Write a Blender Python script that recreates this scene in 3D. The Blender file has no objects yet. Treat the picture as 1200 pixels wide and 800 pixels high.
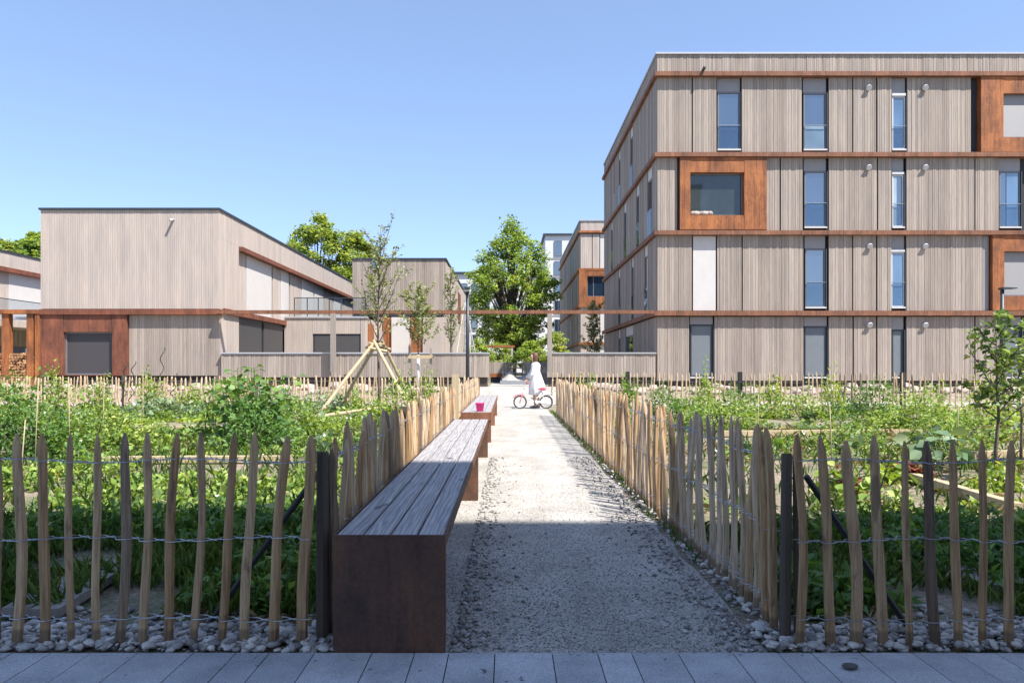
import bpy, math, random
import numpy as np
from mathutils import Vector, Matrix
random.seed(7); RNG = np.random.default_rng(7)
R = random.uniform
SC = bpy.context.scene
COL = SC.collection
F = 850.0; HX = 595.3; HY = 430.0; CH = 1.1
def PX(px, Y): return (px-HX)*Y/F
def PZ(py, Y): return CH-(py-HY)*Y/F

# ------------------------------------------------------------------ materials
def mat(name, rough=0.8):
    m = bpy.data.materials.new(name); m.use_nodes = True
    nt = m.node_tree; b = nt.nodes['Principled BSDF']; b.inputs['Roughness'].default_value = rough
    return m, nt, b
def N(nt, t, **k):
    n = nt.nodes.new(t)
    for a, v in k.items():
        if a in n.inputs.keys() if not hasattr(n, a) else False: n.inputs[a].default_value = v
        else: setattr(n, a, v)
    return n
def ramp(nt, fac, stops):
    r = nt.nodes.new('ShaderNodeValToRGB'); e = r.color_ramp.elements
    while len(e) < len(stops): e.new(0.5)
    for i, (p, c) in enumerate(stops):
        e[i].position = p; e[i].color = (*c, 1)
    nt.links.new(fac, r.inputs[0]); return r.outputs[0]
def coords(nt, scale, world=True):
    tc = nt.nodes.new('ShaderNodeNewGeometry' if world else 'ShaderNodeTexCoord')
    mp = nt.nodes.new('ShaderNodeMapping'); mp.inputs['Scale'].default_value = scale
    nt.links.new(tc.outputs['Position' if world else 'Object'], mp.inputs[0]); return mp.outputs[0]
def noise(nt, vec, sc=1.0, det=4, rough=0.55):
    n = nt.nodes.new('ShaderNodeTexNoise'); n.inputs['Scale'].default_value = sc
    n.inputs['Detail'].default_value = det; n.inputs['Roughness'].default_value = rough
    nt.links.new(vec, n.inputs['Vector']); return n.outputs[0]
def mix(nt, fac, a, b, mode='MIX'):
    n = nt.nodes.new('ShaderNodeMix'); n.data_type = 'RGBA'; n.blend_type = mode
    for s, v in ((n.inputs[0], fac), (n.inputs[6], a), (n.inputs[7], b)):
        if hasattr(v, 'links'): nt.links.new(v, s)
        elif isinstance(v, tuple): s.default_value = (*v, 1)
        else: s.default_value = v
    return n.outputs[2]
def bump(nt, b, h, strength=0.3, dist=0.01):
    n = nt.nodes.new('ShaderNodeBump'); n.inputs['Strength'].default_value = strength
    n.inputs['Distance'].default_value = dist
    nt.links.new(h, n.inputs['Height']); nt.links.new(n.outputs[0], b.inputs['Normal'])
def plain(name, c, rough=0.6, metal=0.0, var=0.12, sc=3.0):
    m, nt, b = mat(name, rough); b.inputs['Metallic'].default_value = metal
    v = noise(nt, coords(nt, (1,1,1)), sc, 3)
    nt.links.new(ramp(nt, v, [(0.3, tuple(x*(1-var) for x in c)), (0.7, tuple(min(1, x*(1+var)) for x in c))]), b.inputs['Base Color'])
    return m
def m_clad(name, lo, hi, k=.8):
    m, nt, b = mat(name, 0.85)
    g = nt.nodes.new('ShaderNodeNewGeometry')
    base = ramp(nt, g.outputs['Random Per Island'], [(0, lo), (0.5, tuple((p+q)/2 for p, q in zip(lo, hi))), (1, hi)])
    grain = noise(nt, coords(nt, (28, 28, 1.1)), 1.6, 6, 0.62)
    streak = ramp(nt, grain, [(0.32, (k, k-.015, k-.025)), (0.62, (1.04, 1.04, 1.03))])
    big = ramp(nt, noise(nt, coords(nt, (3, 3, .5)), .9, 5, .6), [(0.3, (.84, .84, .86)), (0.65, (1.05, 1.03, 1))])
    c = mix(nt, 1.0, mix(nt, 1.0, base, streak, 'MULTIPLY'), big, 'MULTIPLY')
    nt.links.new(c, b.inputs['Base Color']); bump(nt, b, grain, 0.25, 0.01); return m
def m_corten(name, a, bb, c, sc=1.0, runs=.6):
    m, nt, b = mat(name, 0.75)
    n1 = noise(nt, coords(nt, (1, 1, .7)), 1.7*sc, 7, 0.65)
    n2 = noise(nt, coords(nt, (1, 1, 1)), 22*sc, 5, 0.7)
    n3 = noise(nt, coords(nt, (1.6, 1.6, .5)), 2.6*sc, 6, 0.7)
    col = ramp(nt, n1, [(0.3, a), (0.5, bb), (0.68, c)])
    col = mix(nt, .35, col, ramp(nt, n3, [(0.3, tuple(x*.45 for x in bb)), (.65, tuple(x*1.35 for x in c))]), 'MIX')
    col = mix(nt, 1.0, col, ramp(nt, n2, [(0.3, (.72, .7, .7)), (.7, (1.12, 1.1, 1.1))]), 'MULTIPLY')
    n5 = noise(nt, coords(nt, (14, 14, .5)), 1.6*sc, 5, .65)
    col = mix(nt, 1.0, col, ramp(nt, n5, [(.36, (runs, runs-.03, runs-.05)), (.5, (1,1,1))]), 'MULTIPLY')
    nt.links.new(col, b.inputs['Base Color']); bump(nt, b, n2, 0.3, 0.004)
    return m
def m_leaf(name, stops, trans=0.3, rough=0.5):
    m, nt, b = mat(name, rough)
    g = nt.nodes.new('ShaderNodeNewGeometry')
    col = ramp(nt, g.outputs['Random Per Island'], stops)
    big = noise(nt, coords(nt, (1, 1, 1)), 0.9, 3)
    col = mix(nt, 1.0, col, ramp(nt, big, [(0.35, (.72, .8, .75)), (.65, (1.18, 1.1, .95))]), 'MULTIPLY')
    nt.links.new(col, b.inputs['Base Color'])
    t = nt.nodes.new('ShaderNodeBsdfTranslucent'); 
    nt.links.new(mix(nt, 1.0, col, (1.5, 1.35, .55), 'MULTIPLY'), t.inputs[0])
    ms = nt.nodes.new('ShaderNodeMixShader'); ms.inputs[0].default_value = trans
    nt.links.new(b.outputs[0], ms.inputs[1]); nt.links.new(t.outputs[0], ms.inputs[2])
    nt.links.new(ms.outputs[0], nt.nodes['Material Output'].inputs[0]); return m
def m_picket(name, stops, barkiness=.5):
    m, nt, b = mat(name, 0.8)
    oi = nt.nodes.new('ShaderNodeObjectInfo'); g = nt.nodes.new('ShaderNodeNewGeometry')
    ad = nt.nodes.new('ShaderNodeMath'); ad.operation = 'ADD'
    nt.links.new(oi.outputs['Random'], ad.inputs[0]); nt.links.new(g.outputs['Random Per Island'], ad.inputs[1])
    fr = nt.nodes.new('ShaderNodeMath'); fr.operation = 'FRACT'; nt.links.new(ad.outputs[0], fr.inputs[0])
    base = ramp(nt, fr.outputs[0], stops)
    n1 = noise(nt, coords(nt, (60, 60, 3)), 1.5, 6, 0.65)
    n2 = noise(nt, coords(nt, (9, 9, 2.5)), 2.0, 4, 0.6)
    c = mix(nt, 1.0, base, ramp(nt, n1, [(0.33, (.52, .47, .42)), (.6, (1.1, 1.06, 1.02))]), 'MULTIPLY')
    c = mix(nt, ramp(nt, n2, [(.60, (0, 0, 0)), (.66, (barkiness,)*3)]), c, (.07, .05, .04))
    # soil-stained feet
    sp = nt.nodes.new('ShaderNodeSeparateXYZ'); nt.links.new(g.outputs['Position'], sp.inputs[0])
    c = mix(nt, ramp(nt, sp.outputs[2], [(.07, (.6,)*3), (.085, (0, 0, 0))]), c, (.09, .06, .04))
    nt.links.new(c, b.inputs['Base Color']); bump(nt, b, n1, 0.6, 0.004); return m

M = {}
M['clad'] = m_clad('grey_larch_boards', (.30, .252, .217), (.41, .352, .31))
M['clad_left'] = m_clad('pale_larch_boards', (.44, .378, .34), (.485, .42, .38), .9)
M['white_panel'] = plain('pale_facade_panel', (.56, .53, .51), .6, var=.03)
M['head'] = plain('grey_shutter_box', (.27, .255, .26), .5, var=.04)
M['core'] = plain('dark_wall_membrane', (.035, .035, .04), .9)
M['plinth'] = plain('dark_plinth', (.07, .055, .045), .9)
M['coping'] = plain('pale_metal_coping', (.5, .5, .52), .35, .4, .04)
M['dark_metal'] = plain('anthracite_metal', (.045, .055, .065), .45, .3, .06)
M['frame_grey'] = plain('grey_window_frame', (.16, .165, .18), .5, var=.05)
M['frame_white'] = plain('pale_window_frame', (.55, .55, .56), .5, var=.03)
M['rail'] = plain('grey_rail_metal', (.33,.34,.36), .4, .5, .03)
M['white_render'] = plain('white_render', (.62, .62, .63), .8, var=.03)
M['corten'] = m_corten('rusty_steel', (.07, .03, .018), (.24, .08, .028), (.47, .17, .05), .8)
M['corten_band'] = m_corten('dull_rusty_steel', (.11, .05, .032), (.20, .085, .046), (.29, .125, .065))
M['corten_red'] = m_corten('red_brown_rusty_steel', (.08, .032, .02), (.16, .055, .033), (.28, .095, .045), .9)
M['corten_dark'] = m_corten('dark_rusty_steel', (.04, .026, .022), (.085, .046, .032), (.17, .078, .042), 2.6, .9)  # darker browns than the other rusty steel
M['post_dark'] = m_clad('dark_tarred_post', (.065,.05,.038), (.12,.092,.068))
M['steel_dark'] = plain('black_fence_steel', (.02, .022, .02), .6)
M['wire'] = plain('galvanised_wire', (.36, .38, .42), .35, .7)
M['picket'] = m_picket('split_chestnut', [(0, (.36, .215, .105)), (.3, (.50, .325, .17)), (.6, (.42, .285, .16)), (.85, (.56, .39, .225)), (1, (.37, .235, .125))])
M['picket_far'] = m_picket('pale_split_chestnut', [(0, (.50, .36, .22)), (.3, (.64, .49, .33)), (.6, (.55, .43, .31)), (.85, (.72, .58, .43)), (1, (.5, .36, .23))], .35)  # paler tones than the main picket wood
M['bark_picket'] = m_picket('chestnut_with_bark', [(0, (.16, .11, .075)), (1, (.30, .22, .15))], .8)
M['post_wood'] = m_clad('grey_post_timber', (.27, .24, .21), (.33, .29, .26))
M['stake'] = m_clad('pale_peeled_stake', (.42, .33, .2), (.55, .45, .3))
M['branch'] = plain('young_bark', (.13, .10, .08), .9, var=.3, sc=12)
M['old_bark'] = plain('old_bark', (.07, .055, .045), .95, var=.35, sc=4)
M['white_trunk'] = plain('limewashed_trunk', (.66, .64, .6), .9)
M['leaf_tree'] = m_leaf('maple_leaves', [(0, (0.079, 0.127, 0.042)), (0.5, (0.273, 0.419, 0.112)), (1, (0.463, 0.558, 0.159))], .45)
M['leaf_dark'] = m_leaf('dark_crown_leaves', [(0, (0.123, 0.183, 0.065)), (0.6, (0.305, 0.429, 0.12)), (1, (0.572, 0.6, 0.177))], .42)
M['leaf_sap'] = m_leaf('sapling_leaves', [(0, (0.172, 0.225, 0.101)), (0.6, (0.265, 0.315, 0.151)), (1, (0.39, 0.42, 0.235))], .3)
M['leaf_apple'] = m_leaf('glossy_apple_leaves', [(0, (0.09, 0.156, 0.048)), (0.5, (0.165, 0.26, 0.064)), (1, (0.3, 0.39, 0.128))], .3, .35)
M['veg'] = m_leaf('vegetable_leaves', [(0, (0.105, 0.182, 0.045)), (0.4, (0.195, 0.312, 0.068)), (0.8, (0.3, 0.429, 0.105)), (1, (0.45, 0.494, 0.18))], .35)
M['veg_lime'] = m_leaf('lime_leaves', [(0, (0.161, 0.264, 0.042)), (0.6, (0.276, 0.396, 0.07)), (1, (0.391, 0.462, 0.112))], .4)
M['veg_blue'] = m_leaf('blue_green_leaves', [(0, (0.098, 0.169, 0.098)), (0.6, (0.182, 0.273, 0.154)), (1, (0.308, 0.39, 0.252))], .25)
M['veg_deep'] = m_leaf('deep_green_leaves', [(0, (0.06, 0.135, 0.038)), (0.5, (0.105, 0.216, 0.053)), (1, (0.18, 0.311, 0.075))], .35)
M['veg_red'] = m_leaf('red_lettuce_leaves', [(0, (.16, .04, .03)), (.6, (.26, .08, .05)), (1, (.2, .14, .06))], .3)
M['grass'] = m_leaf('grass_blades', [(0, (0.075, 0.149, 0.038)), (0.6, (0.135, 0.243, 0.06)), (1, (0.27, 0.338, 0.12))], .35)
M['straw'] = m_leaf('dry_straw', [(0, (.3, .23, .14)), (.6, (.42, .34, .22)), (1, (.5, .42, .3))], .1)
M['white_flower'] = plain('white_petals', (.75, .74, .72), .7)
M['yellow_flower'] = plain('yellow_petals', (.7, .5, .04), .7)

def m_glass(name, tint, ior=2.3):
    m, nt, b = mat(name, 0.03); b.inputs['IOR'].default_value = ior
    n = noise(nt, coords(nt, (1, 1, .4)), 1.1, 2)
    nt.links.new(ramp(nt, n, [(.35, tuple(x*.6 for x in tint)), (.65, tint)]), b.inputs['Base Color'])
    n2 = noise(nt, coords(nt, (1, 1, 1)), .8, 1); bump(nt, b, n2, .05, .05)
    return m
M['pane'] = m_glass('window_glass', (.02, .045, .085), 3.2)
M['pane_blue'] = m_glass('glass_with_thin_curtain', (.12, .22, .36), 2.2)
M['pane_dim'] = m_glass('deep_window_glass', (.045, .06, .06), 1.75)
M['pane_frost'] = m_glass('glass_with_white_curtain', (.42, .5, .56), 1.8)
def m_clear(name):
    m, nt, b = mat(name, .02); gl = nt.nodes.new('ShaderNodeBsdfGlossy'); gl.inputs['Roughness'].default_value = .03
    tr = nt.nodes.new('ShaderNodeBsdfTransparent'); tr.inputs[0].default_value = (.86, .9, .93, 1)
    fr = nt.nodes.new('ShaderNodeLayerWeight'); fr.inputs[0].default_value = .25
    mu = nt.nodes.new('ShaderNodeMath'); mu.operation = 'MULTIPLY'; mu.inputs[1].default_value = .35; nt.links.new(fr.outputs['Facing'], mu.inputs[0])
    ms = nt.nodes.new('ShaderNodeMixShader'); nt.links.new(mu.outputs[0], ms.inputs[0])
    nt.links.new(tr.outputs[0], ms.inputs[1]); nt.links.new(gl.outputs[0], ms.inputs[2])
    nt.links.new(ms.outputs[0], nt.nodes['Material Output'].inputs[0]); return m
M['clear'] = m_clear('clear_railing_glass')
def m_blind(name, a, b_, per):
    m, nt, b = mat(name, .5)
    w = nt.nodes.new('ShaderNodeTexWave'); w.bands_direction = 'Z'; w.inputs['Scale'].default_value = per
    nt.links.new(coords(nt, (1, 1, 1)), w.inputs[0])
    nt.links.new(ramp(nt, w.outputs[1], [(0, a), (.4, b_)]), b.inputs['Base Color']); bump(nt, b, w.outputs[1], .5, .01); return m
M['screen'] = plain('grey_textile_screen', (.15,.17,.19), .6, var=.04)
M['blind'] = m_blind('grey_roller_shutter', (.10, .10, .11), (.16, .165, .175), 4)
M['blind_light'] = m_blind('light_grey_blind', (.25, .245, .255), (.27, .265, .275), 14)
M['blind_dark'] = m_blind('anthracite_roller_shutter', (.055, .052, .055), (.065, .061, .065), 12)

# ------------------------------------------------------------------ mesh builder
class MB:
    def __init__(s): s.v = []; s.f = []; s.mi = []
    def add(s, v, f, mi=0):
        o = len(s.v); s.v += [tuple(p) for p in v]; s.f += [tuple(i+o for i in q) for q in f]; s.mi += [mi]*len(f)
    def box(s, x0, x1, y0, y1, z0, z1, mi=0):
        s.add([(x0,y0,z0),(x1,y0,z0),(x1,y1,z0),(x0,y1,z0),(x0,y0,z1),(x1,y0,z1),(x1,y1,z1),(x0,y1,z1)],
              [(0,3,2,1),(4,5,6,7),(0,1,5,4),(1,2,6,5),(2,3,7,6),(3,0,4,7)], mi)
    def tube(s, pts, r, n=6, cap=True, mi=0):
        pts = [Vector(p) for p in pts]; k = len(pts)
        rr = r if isinstance(r, (list, tuple)) else [r]*k
        t0 = (pts[1]-pts[0]).normalized(); up = Vector((0,0,1)) if abs(t0.z) < .9 else Vector((1,0,0))
        a = t0.cross(up).normalized(); V = []; 
        for i in range(k):
            t = (pts[min(i+1,k-1)]-pts[max(i-1,0)]).normalized()
            a = (a-t*a.dot(t)).normalized(); b = t.cross(a)
            for j in range(n):
                an = 2*math.pi*j/n; V.append(pts[i]+(a*math.cos(an)+b*math.sin(an))*rr[i])
        Fc = [(i*n+j, i*n+(j+1)%n, (i+1)*n+(j+1)%n, (i+1)*n+j) for i in range(k-1) for j in range(n)]
        if cap: Fc += [tuple(reversed(range(n))), tuple(range((k-1)*n, k*n))]
        s.add(V, Fc, mi)
    def lathe(s, prof, c=(0,0,0), n=16, sx=1, sy=1, mi=0, wob=None):
        V = []
        for (r, z) in prof:
            for j in range(n):
                a = 2*math.pi*j/n; w = wob(a, z) if wob else 1
                V.append((c[0]+r*w*sx*math.cos(a), c[1]+r*w*sy*math.sin(a), c[2]+z))
        k = len(prof)
        Fc = [(i*n+j, i*n+(j+1)%n, (i+1)*n+(j+1)%n, (i+1)*n+j) for i in range(k-1) for j in range(n)]
        Fc += [tuple(reversed(range(n))), tuple(range((k-1)*n, k*n))]
        s.add(V, Fc, mi)
    def ring(s, c, rad, r, axis='y', n=28, m=6, mi=0):
        V = []
        for i in range(n):
            a = 2*math.pi*i/n
            for j in range(m):
                b = 2*math.pi*j/m; q = rad+r*math.cos(b); w = r*math.sin(b)
                if axis == 'y': V.append((c[0]+q*math.cos(a), c[1]+w, c[2]+q*math.sin(a)))
                else: V.append((c[0]+q*math.cos(a), c[1]+q*math.sin(a), c[2]+w))
        s.add(V, [(i*m+j, ((i+1)%n)*m+j, ((i+1)%n)*m+(j+1)%m, i*m+(j+1)%m) for i in range(n) for j in range(m)], mi)
    def build(s, name, m, parent=None, smooth=False, loc=None):
        me = bpy.data.meshes.new(name); me.from_pydata(s.v, [], s.f); 
        for q in (m if isinstance(m, list) else [m]): me.materials.append(q)
        if isinstance(m, list): me.polygons.foreach_set('material_index', s.mi)
        if smooth: me.polygons.foreach_set('use_smooth', [True]*len(s.f))
        me.update(); o = bpy.data.objects.new(name, me); COL.objects.link(o)
        if parent: o.parent = parent
        if loc: o.location = loc
        return o
def npmesh(name, V, Fc, m, parent=None, smooth=False):
    me = bpy.data.meshes.new(name); V = np.asarray(V, np.float32); Fc = np.asarray(Fc, np.int32)
    me.vertices.add(len(V)); me.vertices.foreach_set('co', V.ravel())
    k = Fc.shape[1]; me.loops.add(Fc.size); me.loops.foreach_set('vertex_index', Fc.ravel())
    me.polygons.add(len(Fc)); me.polygons.foreach_set('loop_start', np.arange(0, Fc.size, k, dtype=np.int32))
    me.polygons.foreach_set('loop_total', np.full(len(Fc), k, np.int32))
    if smooth: me.polygons.foreach_set('use_smooth', np.ones(len(Fc), bool))
    me.materials.append(m); me.update(calc_edges=True); me.validate()
    o = bpy.data.objects.new(name, me); COL.objects.link(o)
    if parent: o.parent = parent
    return o
def tag(o, label=None, cat=None, group=None, kind=None):
    if label: o['label'] = label
    if cat: o['category'] = cat
    if group: o['group'] = group
    if kind: o['kind'] = kind
    return o
def thing(name, label, cat, loc=(0,0,0), group=None, rz=0):
    o = bpy.data.objects.new(name, None); COL.objects.link(o); o.location = loc; o.rotation_euler = (0,0,rz)
    o.empty_display_size = .2
    return tag(o, label, cat, group)
def part(mb, name, m, root, smooth=False):
    """mesh in world coordinates parented to a thing that may stand elsewhere"""
    o = mb.build(name, m, root, smooth)
    off = Vector((0,0,0)); p = root
    while p: off += p.location; p = p.parent
    o.data.transform(Matrix.Translation(-off)); return o

# leaves: centre C, axis A (length), size
def leaf_arrays(C, A, S, wid=.5, seg=1):
    n = len(C); A = A/np.linalg.norm(A, axis=1, keepdims=True)
    rnd = RNG.normal(size=(n,3)); rnd[:,2] += 2.2; 
    side = np.cross(A, rnd); side /= np.linalg.norm(side, axis=1, keepdims=True)+1e-9
    nor = np.cross(side, A); S = S[:,None]; W = S*wid*.5
    if seg == 1:
        v0 = C-A*S*.5; v1 = C-side*W+nor*S*.10-A*S*.05; v2 = C+A*S*.5-nor*S*.12; v3 = C+side*W+nor*S*.10-A*S*.05
        V = np.stack([v0,v1,v2,v3],1).reshape(-1,3)
        b = (np.arange(n)*4)[:,None]; Fc = np.concatenate([b+np.array([[0,2,1]]), b+np.array([[0,3,2]])],1).reshape(-1,3)
    else:
        v = [C-A*S*.5, C-side*W*.8-A*S*.2+nor*S*.10, C-side*W+A*S*.12+nor*S*.08, C+A*S*.5-nor*S*.15,
             C+side*W+A*S*.12+nor*S*.08, C+side*W*.8-A*S*.2+nor*S*.10]
        V = np.stack(v,1).reshape(-1,3)
        b = (np.arange(n)*6)[:,None]
        Fc = np.concatenate([b+np.array([[0,2,1]]), b+np.array([[0,3,2]]), b+np.array([[0,4,3]]), b+np.array([[0,5,4]])],1).reshape(-1,3)
    return V, Fc
def leaves(name, C, A, S, m, parent=None, wid=.5, seg=1):
    V, Fc = leaf_arrays(np.asarray(C,float), np.asarray(A,float), np.asarray(S,float), wid, seg)
    if parent is not None:
        off = np.array(parent.location); V = V-off
    return npmesh(name, V, Fc, m, parent)

def gh(y):   # ground height: rises a little behind the garden
    return 0.0 if y < 20.5 else (.35*(y-20.5)/5 if y < 25.5 else .35)

# ------------------------------------------------------------------ ground
def m_ground():
    m, nt, b = mat('garden_soil', .95)
    n1 = noise(nt, coords(nt, (1,1,1)), 1.6, 8, .65); n2 = noise(nt, coords(nt, (1,1,1)), 34, 5, .7)
    n3 = noise(nt, coords(nt, (1,1,1)), .55, 3)
    c = ramp(nt, n2, [(.3, (.15, .11, .08)), (.5, (.31, .24, .18)), (.7, (.50, .42, .34))])
    c = mix(nt, ramp(nt, n1, [(.42, (0,0,0)), (.6, (.75,)*3)]), c, ramp(nt, n2, [(.35, (.05, .09, .025)), (.65, (.12, .17, .05))]))
    nt.links.new(c, b.inputs['Base Color']); bump(nt, b, n2, .9, .03); return m
def m_gravel(name, lo, mid, hi, sc=90):
    m, nt, b = mat(name, .92)
    vor = nt.nodes.new('ShaderNodeTexVoronoi'); vor.inputs['Scale'].default_value = sc
    nt.links.new(coords(nt, (1,1,1)), vor.inputs['Vector'])
    sp = nt.nodes.new('ShaderNodeSeparateColor'); nt.links.new(vor.outputs['Color'], sp.inputs[0])
    c = ramp(nt, sp.outputs[0], [(0, lo), (.5, mid), (1, hi)])
    n1 = noise(nt, coords(nt, (1,1,1)), 2.2, 6, .6)
    c = mix(nt, 1.0, c, ramp(nt, n1, [(.35, (.80,.79,.77)), (.65, (1.06,1.05,1.04))]), 'MULTIPLY')
    n4 = noise(nt, coords(nt, (2.2,.35,1)), 1.3, 4, .55); c = mix(nt, 1.0, c, ramp(nt, n4, [(.35, (.88,.87,.86)), (.6, (1.05,1.05,1.05))]), 'MULTIPLY')
    nt.links.new(c, b.inputs['Base Color'])
    n2 = noise(nt, coords(nt, (1,1,1)), sc*.8, 5, .7); bump(nt, b, n2, .6, .008); return m
M['soil'] = m_ground()
M['gravel'] = m_gravel('crushed_gravel', (.28,.268,.25), (.40,.38,.35), (.54,.51,.475), 140)
M['pale_gravel'] = m_gravel('pale_gravel', (.32,.30,.28), (.40,.38,.35), (.46,.44,.41), 40)
M['earth'] = m_gravel('stony_earth', (.16,.12,.09), (.30,.24,.19), (.42,.36,.30), 14)
def m_slab():
    m, nt, b = mat('concrete_slab', .8)
    g = nt.nodes.new('ShaderNodeNewGeometry')
    c = ramp(nt, g.outputs['Random Per Island'], [(0, (.42,.43,.45)), (1, (.52,.53,.55))])
    n1 = noise(nt, coords(nt, (1,1,1)), 160, 5, .7); n2 = noise(nt, coords(nt, (1,1,1)), 3.5, 6, .65); n3 = noise(nt, coords(nt, (1,1,1)), 30, 2, .5)
    c = mix(nt, 1, c, ramp(nt, n1, [(.38, (.66,.66,.66)), (.58, (1.06,1.06,1.06))]), 'MULTIPLY')
    c = mix(nt, 1, c, ramp(nt, n2, [(.32, (.72,.72,.73)), (.62, (1.06,1.06,1.06))]), 'MULTIPLY')
    c = mix(nt, 1, c, ramp(nt, n3, [(.70, (1,1,1)), (.74, (.3,.3,.3))]), 'MULTIPLY')
    nt.links.new(c, b.inputs['Base Color']); bump(nt, b, n1, .4, .003); return m
M['slab'] = m_slab()

ys = [-60, 20.5, 25.5, 60, 400, 1500]
V = []; Fc = []
for i, y in enumerate(ys):
    for x in (-900, -100, 100, 900): V.append((x, y, gh(y)))
for i in range(len(ys)-1):
    for j in range(3): Fc.append((i*4+j, i*4+j+1, i*4+j+5, i*4+j+4))
g = MB(); g.add(V, Fc); tag(g.build('ground', M['soil']), kind='structure')
def sheet(name, x0, x1, y0, y1, dz, m, jag=0):
    yy = sorted(set([y0, y1]+[y for y in (20.5, 25.5) if y0 < y < y1] + ([y0+(y1-y0)*i/60 for i in range(61)] if jag else [])))
    mb = MB(); V = []
    for y in yy: V += [(x0+R(-jag,jag), y, gh(y)+dz), (x1+R(-jag,jag), y, gh(y)+dz)]
    mb.add(V, [(2*i, 2*i+1, 2*i+3, 2*i+2) for i in range(len(yy)-1)])
    return tag(mb.build(name, m), kind='structure')
sheet('gravel_path', -.80, 1.02, 2.77, 20.3, .004, M['gravel'], .03)
sheet('forecourt_earth', -22, -1.6, 21.4, 27.9, .008, M['earth']); sheet('forecourt_earth', 2.0, 24, 21.4, 27.9, .008, M['earth']); sheet('gravel_forecourt', -22, 24, 20.3, 21.4, .008, M['pale_gravel']); sheet('courtyard_entrance', -1.6, 2.0, 21.4, 27.9, .008, M['pale_gravel'])
sheet('courtyard_paving', -.72, 1.45, 27.9, 46, .008, M['pale_gravel'])
# bed line under the pavement slabs + slabs
sheet('paving_joint_bed', -8, 8, -1.2, 2.765, .004, M['plinth'])
tops = [15,60,107,162,227,277,316,369,436,486,526,580,647,700,740,794,858,911,950,1007,1068,1121,1166,1215,1270]
jx = [(t-HX)/307 for t in tops]
jx = [jx[0]-.17*k for k in range(12,0,-1)]+jx+[jx[-1]+.18*k for k in range(1,12)]
mb = MB()
for row in range(7):
    y1 = 2.768-row*.6; off = 0 if row == 0 else R(-.1,.1)
    for a, b in zip(jx[:-1], jx[1:]):
        mb.box(a+off+.0022, b+off-.0022, y1-.593, y1, -.03, .010+R(0,.0015))
tag(mb.build('pavement', M['slab']), kind='structure')

# pebbles and gravel grains -------------------------------------------------
def ico():
    t = (1+5**.5)/2; v = np.array([(-1,t,0),(1,t,0),(-1,-t,0),(1,-t,0),(0,-1,t),(0,1,t),(0,-1,-t),(0,1,-t),(t,0,-1),(t,0,1),(-t,0,-1),(-t,0,1)], float)
    v /= np.linalg.norm(v[0])
    f = np.array([(0,11,5),(0,5,1),(0,1,7),(0,7,10),(0,10,11),(1,5,9),(5,11,4),(11,10,2),(10,7,6),(7,1,8),(3,9,4),(3,4,2),(3,2,6),(3,6,8),(3,8,9),(4,9,5),(2,4,11),(6,2,10),(8,6,7),(9,8,1)])
    return v, f
IV, IF = ico()
def ico2():
    v = [tuple(p) for p in IV]; cache = {}; f = []
    def mid(a, b):
        k = (min(a,b), max(a,b))
        if k not in cache:
            p = (np.array(v[a])+np.array(v[b])); p /= np.linalg.norm(p); v.append(tuple(p)); cache[k] = len(v)-1
        return cache[k]
    for a,b,c in IF:
        ab,bc,ca = mid(a,b),mid(b,c),mid(c,a); f += [(a,ab,ca),(b,bc,ab),(c,ca,bc),(ab,bc,ca)]
    return np.array(v), np.array(f)
IV2, IF2 = ico2()
def pebbles(name, P, S, m, fine=False, flat=.6, smooth=True):
    v, f = (IV2, IF2) if fine else (IV, IF)
    n = len(P); P = np.asarray(P); S = np.asarray(S)
    sc = np.stack([S*RNG.uniform(.7,1.3,n), S*RNG.uniform(.7,1.3,n), S*flat*RNG.uniform(.7,1.2,n)],1)
    W = v[None]*sc[:,None]
    W = W*(1+RNG.normal(0,.11 if fine else .08,(n,len(v),1)))
    ang = RNG.uniform(0,6.28,n); ca, sa = np.cos(ang)[:,None], np.sin(ang)[:,None]
    W2 = np.stack([W[...,0]*ca-W[...,1]*sa, W[...,0]*sa+W[...,1]*ca, W[...,2]+W[...,0]*RNG.normal(0,.25,(n,1))],-1)+P[:,None]
    Fc = (f[None]+(np.arange(n)*len(v))[:,None,None]).reshape(-1,3)
    return npmesh(name, W2.reshape(-1,3), Fc, m, smooth=smooth)
def m_stone(name, stops):
    m, nt, b = mat(name, .7); g = nt.nodes.new('ShaderNodeNewGeometry')
    c = ramp(nt, g.outputs['Random Per Island'], stops)
    n1 = noise(nt, coords(nt, (1,1,1)), 45, 5, .65)
    c = mix(nt, 1, c, ramp(nt, n1, [(.35, (.72,.72,.72)), (.65, (1.08,1.08,1.08))]), 'MULTIPLY')
    nt.links.new(c, b.inputs['Base Color']); return m
M['pebble'] = m_stone('river_pebbles', [(0,(.17,.16,.15)), (.25,(.34,.32,.30)), (.6,(.50,.47,.44)), (1,(.70,.64,.58))])
M['grain'] = m_stone('gravel_grains', [(0,(.16,.15,.14)), (.4,(.30,.28,.265)), (.8,(.42,.395,.37)), (1,(.6,.57,.54))])
M['boulder'] = m_stone('pale_boulders', [(0,(.27,.22,.19)), (.5,(.38,.32,.28)), (1,(.46,.38,.32))])
def strip(n, x0, x1, y0, y1, lift=.03):
    P = np.stack([RNG.uniform(x0,x1,n), RNG.uniform(y0,y1,n), RNG.uniform(.004,lift,n)],1); return P
PP = [strip(2300,-3.3,-.70,2.79,3.03,.03), strip(2000,1.0,3.5,2.79,3.03,.03), strip(700,1.03,1.2,3.1,8,.03), strip(420,1.04,1.18,8,16,.02),
      strip(260,-.80,-.66,2.79,4,.03), strip(260,-3.3,-1,3.0,3.3,.01), strip(260,1.3,3.5,3.0,3.3,.01)]
P = np.concatenate(PP); S = .0065+.017*RNG.random(len(P))**1.6; P[:,2] += S*.2
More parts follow.
